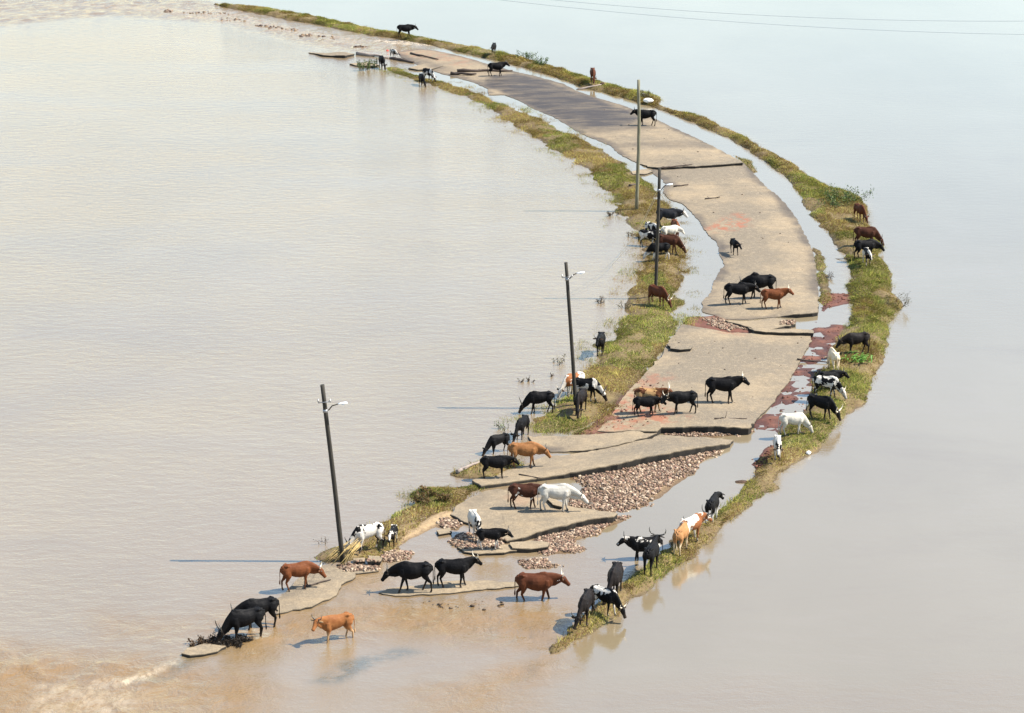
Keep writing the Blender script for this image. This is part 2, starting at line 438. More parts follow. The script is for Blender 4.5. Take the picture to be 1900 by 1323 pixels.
FOAM = [([(170,1262),(240,1255),(300,1238),(340,1215),(335,1219),(290,1246),(255,1264),(230,1272),(180,1268)], 0.85),
        ([(-20,1303),(60,1300),(110,1305),(150,1318),(120,1330),(-20,1320)], 0.9),
        ([(60,1270),(240,1270),(300,1290),(200,1310),(80,1300)], 0.35),
        ([(560,1300),(700,1290),(760,1300),(700,1320),(560,1330)], 0.3),
        ([(700,72),(800,78),(820,84),(770,84),(700,78)], 0.8),
        ([(120,5),(420,20),(560,55),(700,78),(640,82),(480,52),(300,25)], 0.35)]
xs = np.concatenate([[-9000, -2500, -700, -220, -130], np.arange(-76, -40, 0.5), np.arange(-40, 14, 0.25), np.arange(14, 62.01, 0.5), [110, 220, 700, 2500, 9000]])
ys = np.concatenate([[-1500, -300, 20, 70], np.arange(98, 128, 0.25), np.arange(128, 352.01, 0.5), [420, 600, 1100, 3000, 12000]])
X, Y = np.meshgrid(xs, ys)
WP = np.stack([X.ravel(), Y.ravel()], 1)
def mask(polys, P, soft_in=0.6, soft_out=0.8):
    out = np.zeros(len(P))
    wob = (fnoise(P[:, 0] * 0.5, P[:, 1] * 0.3) - 0.5) * 1.6
    for pts, a in polys:
        sd = sdist(GP(pts), P) + wob
        out = np.maximum(out, a * sstep(-soft_out, soft_in, sd))
    return out
w_flow = mask(FLOW, WP, 2.5, 2.0); w_sh = mask(SHAL, WP, 0.5, 0.5); w_fo = mask(FOAM, WP, 0.5, 0.5)
calm_poly = GP(R_OUT + [(1040,1400),(2600,1400),(2600,-100),(300,-100)])
tipY = G(1020, 1212).y
blend = 1.0 + 14.0 * (1 - sstep(-5.0, 0.5, WP[:, 1] - tipY))     # the two waters mingle past the verge tip
w_calm = np.clip(0.5 + 0.5 * sdist(calm_poly, WP) / blend + (fnoise(WP[:, 0] * 0.2, WP[:, 1] * 0.2) - 0.5) * (blend > 3), 0, 1)
ridge = 1 - np.abs(fnoise(WP[:, 0] * 0.55 + 3, WP[:, 1] * 0.75, 4) - 0.5) * 5      # choppy crests
LEE = [(1045,806),(1110,775),(1185,700),(1240,635),(1262,560),(1270,480),(1245,400),(1212,349),(1150,301),(1074,256),(974,210),(864,166),(766,138),(800,84),(1000,134),(1200,195),(1350,255),(1470,340),(1545,440),(1580,560),(1545,650),(1505,740),(1430,830),(1340,945),(1250,1005),(1195,1050),(1120,1030),(1000,930)]
w_calm = np.maximum(w_calm, sstep(-1.0, 1.0, sdist(GP(LEE), WP)))          # channels beside the road lie in the lee of both banks
Z = w_flow * ((fnoise(WP[:, 0] * 0.7, WP[:, 1] * 0.6, 3) - 0.5) * 0.22 + np.clip(ridge, 0, 1) ** 2 * 0.09 - 0.03)
w_fo = np.maximum(w_fo, np.clip(ridge - 0.55, 0, 1) * w_flow * (w_flow > 0.75) * 0.12)
edge = (WP[:, 0] < -75.9) | (WP[:, 0] > 61) | (WP[:, 1] < 98.6) | (WP[:, 1] > 351)
Z[edge] = 0
nx, ny = len(xs), len(ys)
idx = np.arange(nx * ny).reshape(ny, nx)
F = np.stack([idx[:-1, :-1].ravel(), idx[:-1, 1:].ravel(), idx[1:, 1:].ravel(), idx[1:, :-1].ravel()], 1)
me = mesh_np('water', np.column_stack([WP, Z]), F, True, {'flow': w_flow, 'shallow': w_sh, 'foam': w_fo, 'calm': w_calm})
tag(new_obj('water', me, M['water']), kind='structure')

# ------------------------------------------------------------------ embankment: soil of the verges and washed-out bases, cut by the water line
gx = np.arange(-46, 40.01, 0.22); gy = np.arange(100, 332.01, 0.30)
X, Y = np.meshgrid(gx, gy)
TP = np.stack([X.ravel(), Y.ravel()], 1)
SPEC = [  # outline, height, slope, roughness, red, sand
 (RV, 0.30, 0.45, 0.10, 0, 0), (LV, 0.22, 0.12, 0.10, 0, 0), (LQ1, 0.18, 0.3, 0.08, 0, 0), (LQ2, 0.16, 0.22, 0.12, 0, 0), (LQ3, 0.24, 0.3, 0.10, 0, 0.2),
 (RB, 0.12, 0.3, 0.08, 0, 0), (RC, 0.10, 0.3, 0.06, 0, 0.4), (S1, 0.012, 0.12, 0.15, 1, 0), (S2, 0.06, 0.2, 0.08, 1, 0), (S3, 0.10, 0.2, 0.06, 1, 0.1),
 (S5, 0.08, 0.3, 0.05, 1, 0), (S6, 0.09, 0.3, 0.10, 1, 0), (SJ, 0.16, 0.3, 0.04, 0, 1)]
SPEC += [(v[0], 0.06 if k in 'abdi' else 0.03, 0.12, 0.04, 0.35, 0.5) for k, v in STONES.items()]
H = np.full(len(TP), -0.6); t_red = np.zeros(len(TP)); t_sand = np.zeros(len(TP))
n_a = fnoise(TP[:, 0] * 0.9, TP[:, 1] * 0.6, 4) - 0.5
n_b = fnoise(TP[:, 0] * 0.95 + 40, TP[:, 1] * 0.95 + 9, 4) - 0.5
wob = (fnoise(TP[:, 0] * 1.1 + 7, TP[:, 1] * 0.8, 3) - 0.5) * 0.9
for pts, hm, sl, ro, rd, sa in SPEC:
    pg = GP(pts)
    lo = pg.min(0) - 3; hi = pg.max(0) + 3
    sel = np.where((TP[:, 0] > lo[0]) & (TP[:, 0] < hi[0]) & (TP[:, 1] > lo[1]) & (TP[:, 1] < hi[1]))[0]
    if len(sel) == 0: continue
    sd = sdist(pg, TP[sel]) + wob[sel] * (0.5 if rd or sa else 1.0)
    nn = n_b[sel] if rd else n_a[sel]
    h = np.clip(sd * sl, -0.6, hm) + nn * ro * 2.2 * sstep(-0.5, 0.4, sd)
    up = h > H[sel]
    H[sel] = np.where(up, h, H[sel])
    t_red[sel] = np.where(up, rd, t_red[sel]); t_sand[sel] = np.where(up, sa, t_sand[sel])
nx, ny = len(gx), len(gy)
idx = np.arange(nx * ny).reshape(ny, nx)
F = np.stack([idx[:-1, :-1].ravel(), idx[:-1, 1:].ravel(), idx[1:, 1:].ravel(), idx[1:, :-1].ravel()], 1)
F = F[H[F].max(1) > -0.12]
used, inv = np.unique(F, return_inverse=True)
TV = np.column_stack([TP[used], H[used]])
F = inv.reshape(F.shape)
me = mesh_np('embankment', TV, F, True, {'red': t_red[used], 'sand': t_sand[used]})
tag(new_obj('embankment', me, M['soil']), kind='structure')
BV_V = [Vector(v) for v in TV.tolist()]
BV = [BVHTree.FromPolygons(BV_V, F.tolist())]
Hgrid = H.reshape(ny, nx)
def bil(A, P):
    fx = np.clip((P[:, 0] - gx[0]) / 0.22, 0, nx - 1.01); fy = np.clip((P[:, 1] - gy[0]) / 0.30, 0, ny - 1.01)
    i = fx.astype(int); j = fy.astype(int); u = fx - i; v = fy - j
    return (A[j, i] * (1 - u) + A[j, i + 1] * u) * (1 - v) + (A[j + 1, i] * (1 - u) + A[j + 1, i + 1] * u) * v
def Hat(P):
    fx = np.clip((P[:, 0] - gx[0]) / 0.22, 0, nx - 1.01); fy = np.clip((P[:, 1] - gy[0]) / 0.30, 0, ny - 1.01)
    i = fx.astype(int); j = fy.astype(int); u = fx - i; v = fy - j
    return (Hgrid[j, i] * (1 - u) + Hgrid[j, i + 1] * u) * (1 - v) + (Hgrid[j + 1, i] * (1 - u) + Hgrid[j + 1, i + 1] * u) * v

# ------------------------------------------------------------------ the road and its broken slabs
WET = [([(895,150),(960,135),(1010,147),(1070,170),(1130,190),(1180,208),(1195,222),(1170,236),(1080,243),(1050,232),(985,199),(930,172),(905,165)], 1.0),
       ([(1060,236),(1200,226),(1215,240),(1100,250)], 0.6), ([(1130,268),(1310,262),(1380,275),(1300,277),(1140,276)], 0.45),
       ([(745,104),(800,112),(860,145),(800,130)], 0.5), ([(1265,377),(1299,411),(1335,470),(1346,492),(1320,545),(1303,560),(1316,530),(1330,495),(1322,470),(1290,415)], 0.35),
       ([(1040,840),(1000,842),(1000,832),(1060,830)], 0.7), ([(849,937),(905,912),(925,910),(900,925),(870,945)], 0.5), ([(512,1138),(512,1110),(560,1085),(570,1128)], 0.3),
       ([(1302,562),(1345,580),(1345,596),(1290,590)], 0.5), ([(1262,600),(1300,600),(1240,650),(1225,660)], 0.45)]
REDS = [([(1305,425),(1375,400),(1392,412),(1385,425),(1340,435),(1310,436)], 1.1), ([(1110,805),(1130,770),(1175,720),(1215,735),(1240,765),(1290,790),(1240,800),(1150,806)], 1.0),
        ([(1300,585),(1345,590),(1350,600),(1300,600)], 1.0), ([(1335,615),(1375,612),(1365,622),(1340,620)], 0.8), ([(1170,720),(1215,690),(1240,700),(1200,735)], 0.6),
        ([(950,908),(990,915),(985,945),(940,940)], 0.25), ([(700,75),(820,85),(900,110),(860,125),(740,105)], 0.35)]
GREY = [([(1230,312),(1380,303),(1400,330),(1240,340)], 0.6), ([(1255,630),(1480,640),(1470,690),(1230,720)], 0.5), ([(1260,780),(1400,770),(1395,796),(1230,795)], 0.6),
        ([(1340,330),(1420,420),(1450,560),(1370,540),(1350,420)], 0.45), ([(1120,835),(1300,815),(1330,822),(1200,845)], 0.4)]

def jagged(poly, step, amp, seed):
    r = random.Random(seed)
    out = []
    n = len(poly)
    for i in range(n):
        a = np.array(poly[i]); b = np.array(poly[(i + 1) % n])
        e = b - a; L = math.hypot(e[0], e[1])
        k = max(1, int(L / step))
        nrm = np.array((-e[1], e[0])) / max(L, 1e-6)
        ph = r.random() * 50
        for j in range(k):
            t = j / k
            q = a + e * t
            w = (float(fnoise(np.array([ph + j * 0.45]), np.array([seed * 3.7]), 3)[0]) - 0.5) * 2 * amp
            if j: w += (r.random() - 0.5) * amp * 1.1
            if j and r.random() < 0.06: w -= amp * 1.6 * r.random()
            out.append(q + nrm * w)
    return out

ROAD_BV = []
def slab(name, pts, z_def, thick, seed, amp=0.14, step=0.35, warp=0.03, lift=(), camber=0.0):
    """broken plate of asphalt: outline (px,py[,z]), ragged rim, interior grid that sags and buckles, undercut sides.
    lift: (px,py,dz,radius) lifts the plate smoothly near a point"""
    out3 = [G(p[0], p[1], p[2] if len(p) > 2 else z_def) for p in pts]
    base = np.array([(v.x, v.y) for v in out3]); bz = np.array([v.z for v in out3])
    rim = np.array(jagged([tuple(b) for b in base], step, amp, seed))
    lo, hi = rim.min(0), rim.max(0)
    cell = 0.45
    ax = np.arange(lo[0], hi[0], cell); ay = np.arange(lo[1], hi[1], cell)
    A, B = np.meshgrid(ax, ay); P = np.stack([A.ravel(), B.ravel()], 1)
    P = P + (RNG.random(P.shape) - 0.5) * 0.12
    P = P[sdist(rim, P) > 0.16]
    allp = np.concatenate([rim, P])
    nr = len(rim)
    res = delaunay_2d_cdt([Vector(q) for q in allp.tolist()], [(i, (i + 1) % nr) for i in range(nr)], [], 1, 1e-4)
    v2 = np.array([(v.x, v.y) for v in res[0]]); faces = [list(f) for f in res[2]]
    # height: inverse-distance blend of the traced corner heights + buckling
    d2 = ((v2[:, None, :] - base[None]) ** 2).sum(2) + 0.3
    w = 1 / d2 ** 1.5
    z = (w * bz[None]).sum(1) / w.sum(1)
    z = z + (fnoise(v2[:, 0] * 0.35 + seed, v2[:, 1] * 0.35, 3) - 0.5) * 2 * warp
    if thick > 0.28: z = z + np.where(z > 0.2, 1, 0.2) * (fnoise(v2[:, 0] * 3.1 + seed, v2[:, 1] * 3.1, 3) - 0.5) * 0.09 * (sdist(rim, v2) < 0.1)
    if camber: z = z + camber * sstep(-0.2, 2.6, sdist(rim, v2)) - 0.02 * (fnoise(v2[:, 0], v2[:, 1], 2))
    for (px, py, dz, rad) in lift:
        c = G(px, py)
        z = z + dz * np.exp(-(((v2[:, 0] - c.x) ** 2 + (v2[:, 1] - c.y) ** 2) / rad ** 2))
    bm = bmesh.new()
    tv = [bm.verts.new((v2[i, 0], v2[i, 1], z[i])) for i in range(len(v2))]
    for f in faces:
        try: bm.faces.new([tv[i] for i in f])
        except ValueError: pass
    for f in bm.faces:
        if f.normal.z == 0: f.normal_update()
    bmesh.ops.recalc_face_normals(bm, faces=bm.faces[:])
    if bm.faces and sum(f.normal.z for f in bm.faces) < 0:
        bmesh.ops.reverse_faces(bm, faces=bm.faces[:])
    ntop = len(bm.verts)
    # sides
    bedges = [e for e in bm.edges if e.is_boundary]
    low = {}; mid = {}
    cen = v2.mean(0)
    rr = random.Random(seed)
    inn = {}
    for e in bedges:
        for v in e.verts:
            if v not in low:
                nv = Vector((v.co.x - cen[0], v.co.y - cen[1], 0))
                nv = nv.normalized() * 0.05 * rr.random() if nv.length > 0 else nv
                mid[v] = bm.verts.new(v.co - Vector((0, 0, thick * 0.15)) + nv)
                low[v] = bm.verts.new(v.co - Vector((0, 0, thick)) - nv * 1.5)
    for e in bedges:
        f0 = e.link_faces[0]
        lp = [l for l in f0.loops if l.edge == e][0]
        a, b = lp.vert, lp.link_loop_next.vert
        bm.faces.new((b, a, mid[a], mid[b])); bm.faces.new((mid[b], mid[a], low[a], low[b]))
    me = bpy.data.meshes.new(name)
    bm.to_mesh(me); bm.free()
    nv = len(me.vertices)
    co = np.empty(nv * 3, np.float32); me.vertices.foreach_get('co', co); co = co.reshape(-1, 3)
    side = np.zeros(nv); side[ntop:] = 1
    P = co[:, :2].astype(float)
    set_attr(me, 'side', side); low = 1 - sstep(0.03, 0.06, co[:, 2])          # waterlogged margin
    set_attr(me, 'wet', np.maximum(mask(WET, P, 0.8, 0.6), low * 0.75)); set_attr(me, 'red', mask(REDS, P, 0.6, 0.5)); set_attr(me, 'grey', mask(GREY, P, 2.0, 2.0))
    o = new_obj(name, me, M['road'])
    bm2 = bmesh.new(); bm2.from_mesh(me); BV.append(BVHTree.FromBMesh(bm2)); bm2.free()
    return o

A_OUT = [(1225,311,0.24),(1202,309,0.12),(1180,301),(1157,290),(1147,284),(1134,270),(1100,257),(1079,248),(1062,238),(1028,217),(986,200),(965,187),(937,176),(906,176),(905,164),(880,153),(856,146),(825,138),(800,130),(770,118),(745,106),(740,96),(775,91),(800,92),(860,105),(899,117),(954,132),(990,140),(1015,147),(1045,155),(1070,168),(1100,179),(1128,187),(1164,198),(1197,212),(1229,227),(1252,238),(1280,250),(1310,265),(1345,283),(1362,292,0.14),(1378,301,0.34),(1350,303,0.34),(1330,304.5,0.34),(1310,306,0.32),(1290,308,0.30),(1275,308.5,0.26),(1260,309,0.26)]
B_OUT = [(1205,317),(1214,324),(1227,331),(1235,341),(1229,356),(1244,371),(1265,377),(1284,394),(1299,411),(1312,432),(1331,451),(1335,470),(1344,492),(1333,508),(1324,523),(1320,542),(1303,560),(1304,578),(1330,586),(1346,593),(1389,593),(1436,588),(1484,582,0.30),(1518,578,0.32),(1519,540),(1518,520),(1512,480),(1500,447),(1481,411),(1468,390),(1443,362),(1424,350),(1396,318),(1378,301,0.03),(1330,304,0.03),(1290,307,0.03),(1260,308,0.03),(1225,310,0.03)]
C_OUT = [(1508,618,0.12),(1420,614,0.12),(1390,618),(1350,616),(1300,607),(1266,601),(1258,612),(1240,634),(1227,662),(1206,684),(1185,707),(1174,718),(1150,745,0.10),(1135,772,0.10),(1108,800,0.10),(1140,801,0.14),(1166,798,0.2),(1219,802,0.22),(1227,791,0.44),(1280,790,0.50),(1325,790,0.50),(1360,792,0.48),(1389,794,0.44),(1404,776),(1431,750),(1457,715),(1481,676),(1494,652)]
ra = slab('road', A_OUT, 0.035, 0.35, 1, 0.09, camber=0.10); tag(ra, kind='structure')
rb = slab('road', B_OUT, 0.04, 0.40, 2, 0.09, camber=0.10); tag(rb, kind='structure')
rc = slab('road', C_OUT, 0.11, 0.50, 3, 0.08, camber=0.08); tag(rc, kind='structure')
SLABS = [
 ([(1346,595,0.20),(1389,596),(1436,590),(1476,595,0.22),(1477,601,0.24),(1430,610,0.28),(1412,613,0.28),(1380,604,0.24)], 0.2, 0.34, 0.08, 'small grey slab tilted in the gap below the three standing cattle'),
 ([(1388,608,0.2),(1430,611,0.26),(1508,612,0.24),(1509,617,0.34),(1460,616.5,0.36),(1422,615,0.36),(1400,613,0.3)], 0.25, 0.3, 0.04, 'thin dark-edged strip of slab along the far edge of the middle road section'),
 ([(981,809),(1052,809),(1113,805),(1174,800,0.24),(1219,804,0.24),(1206,809,0.24),(1153,822,0.22),(1116,830,0.2),(1079,836,0.14),(1047,838,0.06),(1023,838,0.05),(1007,828),(986,817)], 0.1, 0.34, 0.12, 'sandy slab with curved edge beside the end of the left grass verge'),
 ([(875,890,0.22),(904,884,0.12),(931,874,0.08),(955,868,0.08),(985,858,0.08),(1012,846,0.05),(1042,846,0.05),(1079,840,0.08),(1116,833,0.1),(1153,826,0.12),(1198,815,0.18),(1224,808,0.22),(1264,809,0.26),(1317,812,0.24),(1359,817,0.14),(1354,822,0.26),(1320,827,0.42),(1290,831,0.48),(1250,838,0.5),(1211,845,0.52),(1180,852,0.5),(1145,860,0.48),(1110,867,0.42),(1080,873,0.36),(1024,882,0.24),(984,889,0.2),(931,896,0.2),(894,901,0.2)], 0.2, 0.5, 0.1, 'long sandy slab carrying the ginger cow, rubble heap along its near edge'),
 ([(899,911),(925,907),(950,912),(990,922),(1030,930),(1065,941),(1105,946,0.2),(1145,953,0.36),(1138,957,0.44),(1115,960,0.44),(1090,964,0.44),(1060,970,0.44),(1037,976,0.42),(1005,984,0.36),(968,998,0.22),(940,1004,0.14),(915,998,0.08),(905,985),(880,975),(855,965),(836,955),(849,937),(873,924)], 0.12, 0.45, 0.1, 'broad sandy slab under the white cow with black muzzle'),
 ([(850,1016),(880,1012),(930,1011),(975,1010),(975,1016,0.16),(935,1024,0.16),(890,1027,0.14),(862,1024)], 0.1, 0.28, 0.08, 'low dark-edged slab under the horned black calf'),
 ([(946,1006,0.2),(985,1003,0.16),(1018,1006,0.2),(1014,1013,0.28),(985,1017,0.26),(952,1017,0.24)], 0.2, 0.32, 0.06, 'small dark tilted slab right of the horned black calf'),
 ([(618,1059),(650,1051),(700,1053),(702,1060),(650,1064)], 0.06, 0.2, 0.06, 'thin slab strewn with stones below the leaning pole'),
 ([(702,1099),(722,1090),(780,1085),(840,1078),(900,1077),(955,1080),(985,1082),(960,1087),(880,1095),(820,1101),(760,1105),(722,1104)], 0.07, 0.25, 0.1, 'wet tan slab under the two black cattle in the foreground'),
 ([(512,1112),(534,1093),(550,1076),(572,1054),(608,1047),(633,1057),(660,1064),(655,1075),(633,1084),(622,1103),(600,1114),(578,1125),(545,1131),(512,1138)], 0.1, 0.3, 0.1, 'cracked tan slab under the reddish cow in the left foreground'),
 ([(337,1212),(348,1203),(380,1193),(420,1199),(402,1207),(352,1216)], 0.14, 0.3, 0.08, 'slab tip with dark brush at the far left foreground'),
 ([(1238,638),(1262,640),(1284,641,0.3),(1281,647,0.34),(1262,648,0.34),(1244,646,0.32)], 0.26, 0.2, 0.05, 'curled flake of asphalt lifted at the left edge of the road'),
 ([(683,1030,0.22),(710,1032,0.2),(706,1040,0.26),(682,1041,0.3)], 0.2, 0.3, 0.05, 'square grey chunk at the hooves of the piebald cow by the leaning pole'),
 ([(655,1036,0.14),(678,1035,0.14),(676,1042,0.18),(656,1042,0.18)], 0.14, 0.24, 0.05, 'flat dark chunk left of the square chunk under the leaning pole'),
 ([(1014,925),(1024,924),(1046,934,0.3),(1042,939,0.36),(1026,936,0.34)], 0.28, 0.2, 0.05, 'black broken flake under the belly of the white cow'),
 ([(810,984,0.12),(835,979),(838,986,0.16),(815,990,0.16)], 0.12, 0.2, 0.05, 'tan chunk in the small pool beside the sandy bank'),
 ([(573,97,0.1),(600,98),(640,96,0.3),(657,100,0.2),(640,103,0.3),(600,102,0.2)], 0.14, 0.3, 0.08, 'dark arched slab in the water at the far end of the road'),
 ([(649,118),(680,115),(704,120),(690,123),(660,121)], 0.14, 0.3, 0.06, 'flat grey slab beside the leafy bush at the far end'),
 ([(758,126),(794,116),(822,122),(800,128),(775,129)], 0.16, 0.3, 0.06, 'grey wet slab between the far logs and the grass tip'),
 ([(1172,318),(1200,313),(1212,318),(1196,323),(1174,323)], 0.12, 0.2, 0.05, 'thin flake in the channel beside the tall grey pole'),
]
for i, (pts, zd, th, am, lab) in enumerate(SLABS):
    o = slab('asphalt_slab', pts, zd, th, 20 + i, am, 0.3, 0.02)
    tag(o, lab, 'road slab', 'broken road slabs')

def ground_z(x, y):
    best = -0.10
    for b in BV:
        h = b.ray_cast(Vector((x, y, 10)), Vector((0, 0, -1)))
        if h[0] is not None and h[0].z > best: best = h[0].z
    return best

def on_ground(px, py):
    z = 0.0
    for _ in range(3):
        p = G(px, py, z); z = ground_z(p.x, p.y)
    return G(px, py, z)
#--PART2--
# ------------------------------------------------------------------ grass on the verges
GREENS = np.array([(0.26, 0.23, 0.043), (0.35, 0.30, 0.078), (0.165, 0.20, 0.029), (0.20, 0.122, 0.045), (0.43, 0.37, 0.15), (0.085, 0.082, 0.024)])
GW_FIELD = lambda P, s: fnoise(P[:, 0] * 0.28 + s, P[:, 1] * 0.18 + s, 4)
def grass(name, polys, dens, fringe, label, length=(0.12, 0.34), seed=1, green=0.0, extra=None, dry=0.0):
    """matted, trampled blades; beyond the rim they thin out and stand in the water"""
    rg = np.random.default_rng(seed)
    PS = []
    for pts in polys:
        pg = GP(pts); lo = pg.min(0) - fringe - 0.5; hi = pg.max(0) + fringe + 0.5
        ii = np.where((TP[:, 0] > lo[0]) & (TP[:, 0] < hi[0]) & (TP[:, 1] > lo[1]) & (TP[:, 1] < hi[1]))[0]
        full = np.full(len(TP), -9.0); full[ii] = sdist(pg, TP[ii])
        cells = np.where(full > -fringe - 0.2)[0]
        per = dens * 0.22 * 0.30
        ci = np.repeat(cells, rg.poisson(per, len(cells)))
        P = TP[ci] + (rg.random((len(ci), 2)) - 0.5) * (0.22, 0.30)
        sd = bil(full.reshape(ny, nx), P)
        k = fnoise(P[:, 0] * 0.7, P[:, 1] * 0.5, 4)
        h = Hat(P)
        pr = sstep(-fringe, 0.25, sd + (k - 0.5) * fringe * 1.2) ** 2
        pr = np.where(h < 0.0, pr * sstep(0.42, 0.6, k) * 0.75, pr)
        bare = fnoise(P[:, 0] * 0.5 + 31, P[:, 1] * 0.35 + 3, 4)
        pr = pr * (0.12 + 0.88 * sstep(0.30, 0.46, bare))
        PS.append(P[rg.random(len(P)) < pr])
    P = np.concatenate(PS)
    z = np.maximum(Hat(P), -0.04)
    n = len(P)
    clump = fnoise(P[:, 0] * 1.4 + 5, P[:, 1] * 1.0, 3)
    L = (length[0] + (length[1] - length[0]) * rg.random(n)) * (0.2 + 0.95 * clump)
    L = np.where((clump > 0.58) & (rg.random(n) < 0.25), L * 1.7, L)
    az = rg.random(n) * 2 * np.pi * 0.6 + fnoise(P[:, 0] * 0.3, P[:, 1] * 0.3) * 8
    tilt = np.radians(38 + 46 * rg.random(n))
    d = np.stack([np.cos(az) * np.sin(tilt), np.sin(az) * np.sin(tilt), np.cos(tilt)], 1)
    pa = az + np.pi / 2 + (rg.random(n) - 0.5) * 1.5
    w = (0.010 + 0.014 * rg.random(n))
    s = np.stack([np.cos(pa) * w, np.sin(pa) * w, np.zeros(n)], 1)
    B = np.column_stack([P, z])
    V = np.stack([B - s, B + s, B + d * L[:, None]], 1).reshape(-1, 3)
    f1 = GW_FIELD(P, 3.0); f2 = GW_FIELD(P * 1.8, 21.0)
    r = rg.random(n)
    pick = np.full(n, 0)
    pick = np.where(r < 0.26, 1, pick)
    pick = np.where((r > 0.80), 5, pick)
    pick = np.where((f1 > 0.54 - green) & (r > 0.35) & (r < 0.8), 2, pick)
    pick = np.where((f1 < 0.46 + dry) & (r > 0.42), 3, pick)
    pick = np.where((f2 > 0.60) & (r < 0.18), 4, pick)
    c = GREENS[pick] * (0.55 + 0.8 * rg.random((n, 1))) * (0.7 + 0.6 * fnoise(P[:, 0] * 0.9 + 60, P[:, 1] * 0.6, 3))[:, None]
    T = np.repeat(c, 3, 0)
    me = mesh_np(name, V, np.arange(3 * n).reshape(-1, 3), False, {'tint': T})
    o = new_obj(name, me, M['grass'])
    tag(o, label, 'grass', None, 'stuff')
    return o
grass('grass', [RV], 520, 0.35, 'matted yellow green grass on the long outer verge', (0.12, 0.34), 1, -0.01, dry=0.03)
grass('grass', [LV], 460, 2.2, 'brown and green grass on the inner verge running into the water', (0.10, 0.30), 2, 0.0, dry=0.08)
grass('grass', [LQ1, LQ2], 450, 1.0, 'wet green grass clump on the bank below the ginger cow', (0.12, 0.34), 3, 0.10)
grass('grass', [LQ3], 420, 0.5, 'dry brown grass on the mound around the leaning pole', (0.12, 0.36), 4, -0.05, dry=0.1)
grass('grass', [RB, RC], 260, 0.4, 'narrow strip of weedy grass along the right edge of the road', (0.10, 0.26), 5, 0.0)

# ------------------------------------------------------------------ stones
def ico():
    t = (1 + 5 ** 0.5) / 2
    V = np.array([(-1,t,0),(1,t,0),(-1,-t,0),(1,-t,0),(0,-1,t),(0,1,t),(0,-1,-t),(0,1,-t),(t,0,-1),(t,0,1),(-t,0,-1),(-t,0,1)], float)
    V /= np.linalg.norm(V[0])
    F = np.array([(0,11,5),(0,5,1),(0,1,7),(0,7,10),(0,10,11),(1,5,9),(5,11,4),(11,10,2),(10,7,6),(7,1,8),(3,9,4),(3,4,2),(3,2,6),(3,6,8),(3,8,9),(4,9,5),(2,4,11),(6,2,10),(8,6,7),(9,8,1)])
    return V, F
IV, IF = ico()
STONE_C = np.array([(0.22, 0.150, 0.098), (0.30, 0.215, 0.145), (0.16, 0.098, 0.065), (0.38, 0.29, 0.205), (0.08, 0.052, 0.036), (0.22, 0.130, 0.092), (0.13, 0.085, 0.056)])
def stones(name, polys, count, label, cat, smin=0.05, smax=0.15, seed=1, pal=STONE_C, zmin=-0.03, mat='stone', ragged=0.5, flat=0.75, off_slab=False):
    rg = np.random.default_rng(seed)
    PS = []
    for pts in polys:
        pg = GP(pts); lo = pg.min(0) - 0.5; hi = pg.max(0) + 0.5
        P = lo + rg.random((int(count * 8), 2)) * (hi - lo)
        sd = sdist(pg, P) + (fnoise(P[:, 0] * 1.2, P[:, 1] * 0.8, 3) - 0.5) * 2 * ragged
        P = P[(sd > 0) & (rg.random(len(P)) < 0.25 + sd * 2)][:int(count / len(polys)) + 1]
        PS.append(P)
    P = np.concatenate(PS); n = len(P)
    z = np.array([ground_z(x, y) for x, y in P])
    if off_slab:
        kp = z < Hat(P) + 0.04; P = P[kp]; z = z[kp]; n = len(P)
    z = np.maximum(z, zmin)
    s = smin + (smax - smin) * rg.random(n) ** 2.2
    q = rg.normal(size=(n, 4)); q /= np.linalg.norm(q, axis=1)[:, None]
    a, b, c, d = q.T
    R = np.stack([np.stack([1-2*(c*c+d*d), 2*(b*c-a*d), 2*(b*d+a*c)], 1), np.stack([2*(b*c+a*d), 1-2*(b*b+d*d), 2*(c*d-a*b)], 1), np.stack([2*(b*d-a*c), 2*(c*d+a*b), 1-2*(b*b+c*c)], 1)], 1)
    sh = IV[None] * (0.72 + 0.5 * rg.random((n, 12, 1))) * (0.6 + 0.7 * rg.random((n, 1, 3)))
    V = np.einsum('nij,nkj->nki', R, sh) * s[:, None, None]
    V[:, :, 2] *= flat
    V += np.column_stack([P, z + s * 0.22])[:, None, :]
    Fa = (IF[None] + (np.arange(n) * 12)[:, None, None]).reshape(-1, 3)
    col = pal[rg.integers(0, len(pal), n)] * (0.75 + 0.5 * rg.random((n, 1)))
    me = mesh_np(name, V.reshape(-1, 3), Fa, False, {'tint': np.repeat(col, 12, 0)})
    o = new_obj(name, me, M[mat])
    tag(o, label, cat, None, 'stuff')
    return o
for i, (k, (pts, cnt, lab)) in enumerate(STONES.items()):
    stones('rubble', [pts], int(cnt * 3.4), lab, 'rubble', 0.02, 0.115, 40 + i, off_slab=k in 'abde')
DARKS = np.array([(0.08, 0.055, 0.045), (0.14, 0.10, 0.075), (0.22, 0.16, 0.11)])
stones('rubble', FAR_STONES, 420, 'dark lines of stones breaking the fast brown water at upper left', 'rubble', 0.05, 0.22, 60, DARKS, -0.05, ragged=0.9)
stones('asphalt_bits', [STONES['a'][0], STONES['b'][0], STONES['i'][0]], 60, 'dark angular asphalt bits lying on the rubble heaps', 'rubble', 0.07, 0.2, 66, np.array([(0.05, 0.04, 0.034), (0.12, 0.095, 0.07)]), flat=0.5, off_slab=True)
REDST = np.array([(0.12, 0.045, 0.03), (0.17, 0.07, 0.048), (0.07, 0.028, 0.02)])
stones('soil_clods', [S1, S6, S3, S2], 420, 'red soil clods on the mud flat between road and outer verge', 'soil', 0.03, 0.10, 61, REDST)
DUNGC = np.array([(0.05, 0.032, 0.02), (0.09, 0.06, 0.04)])
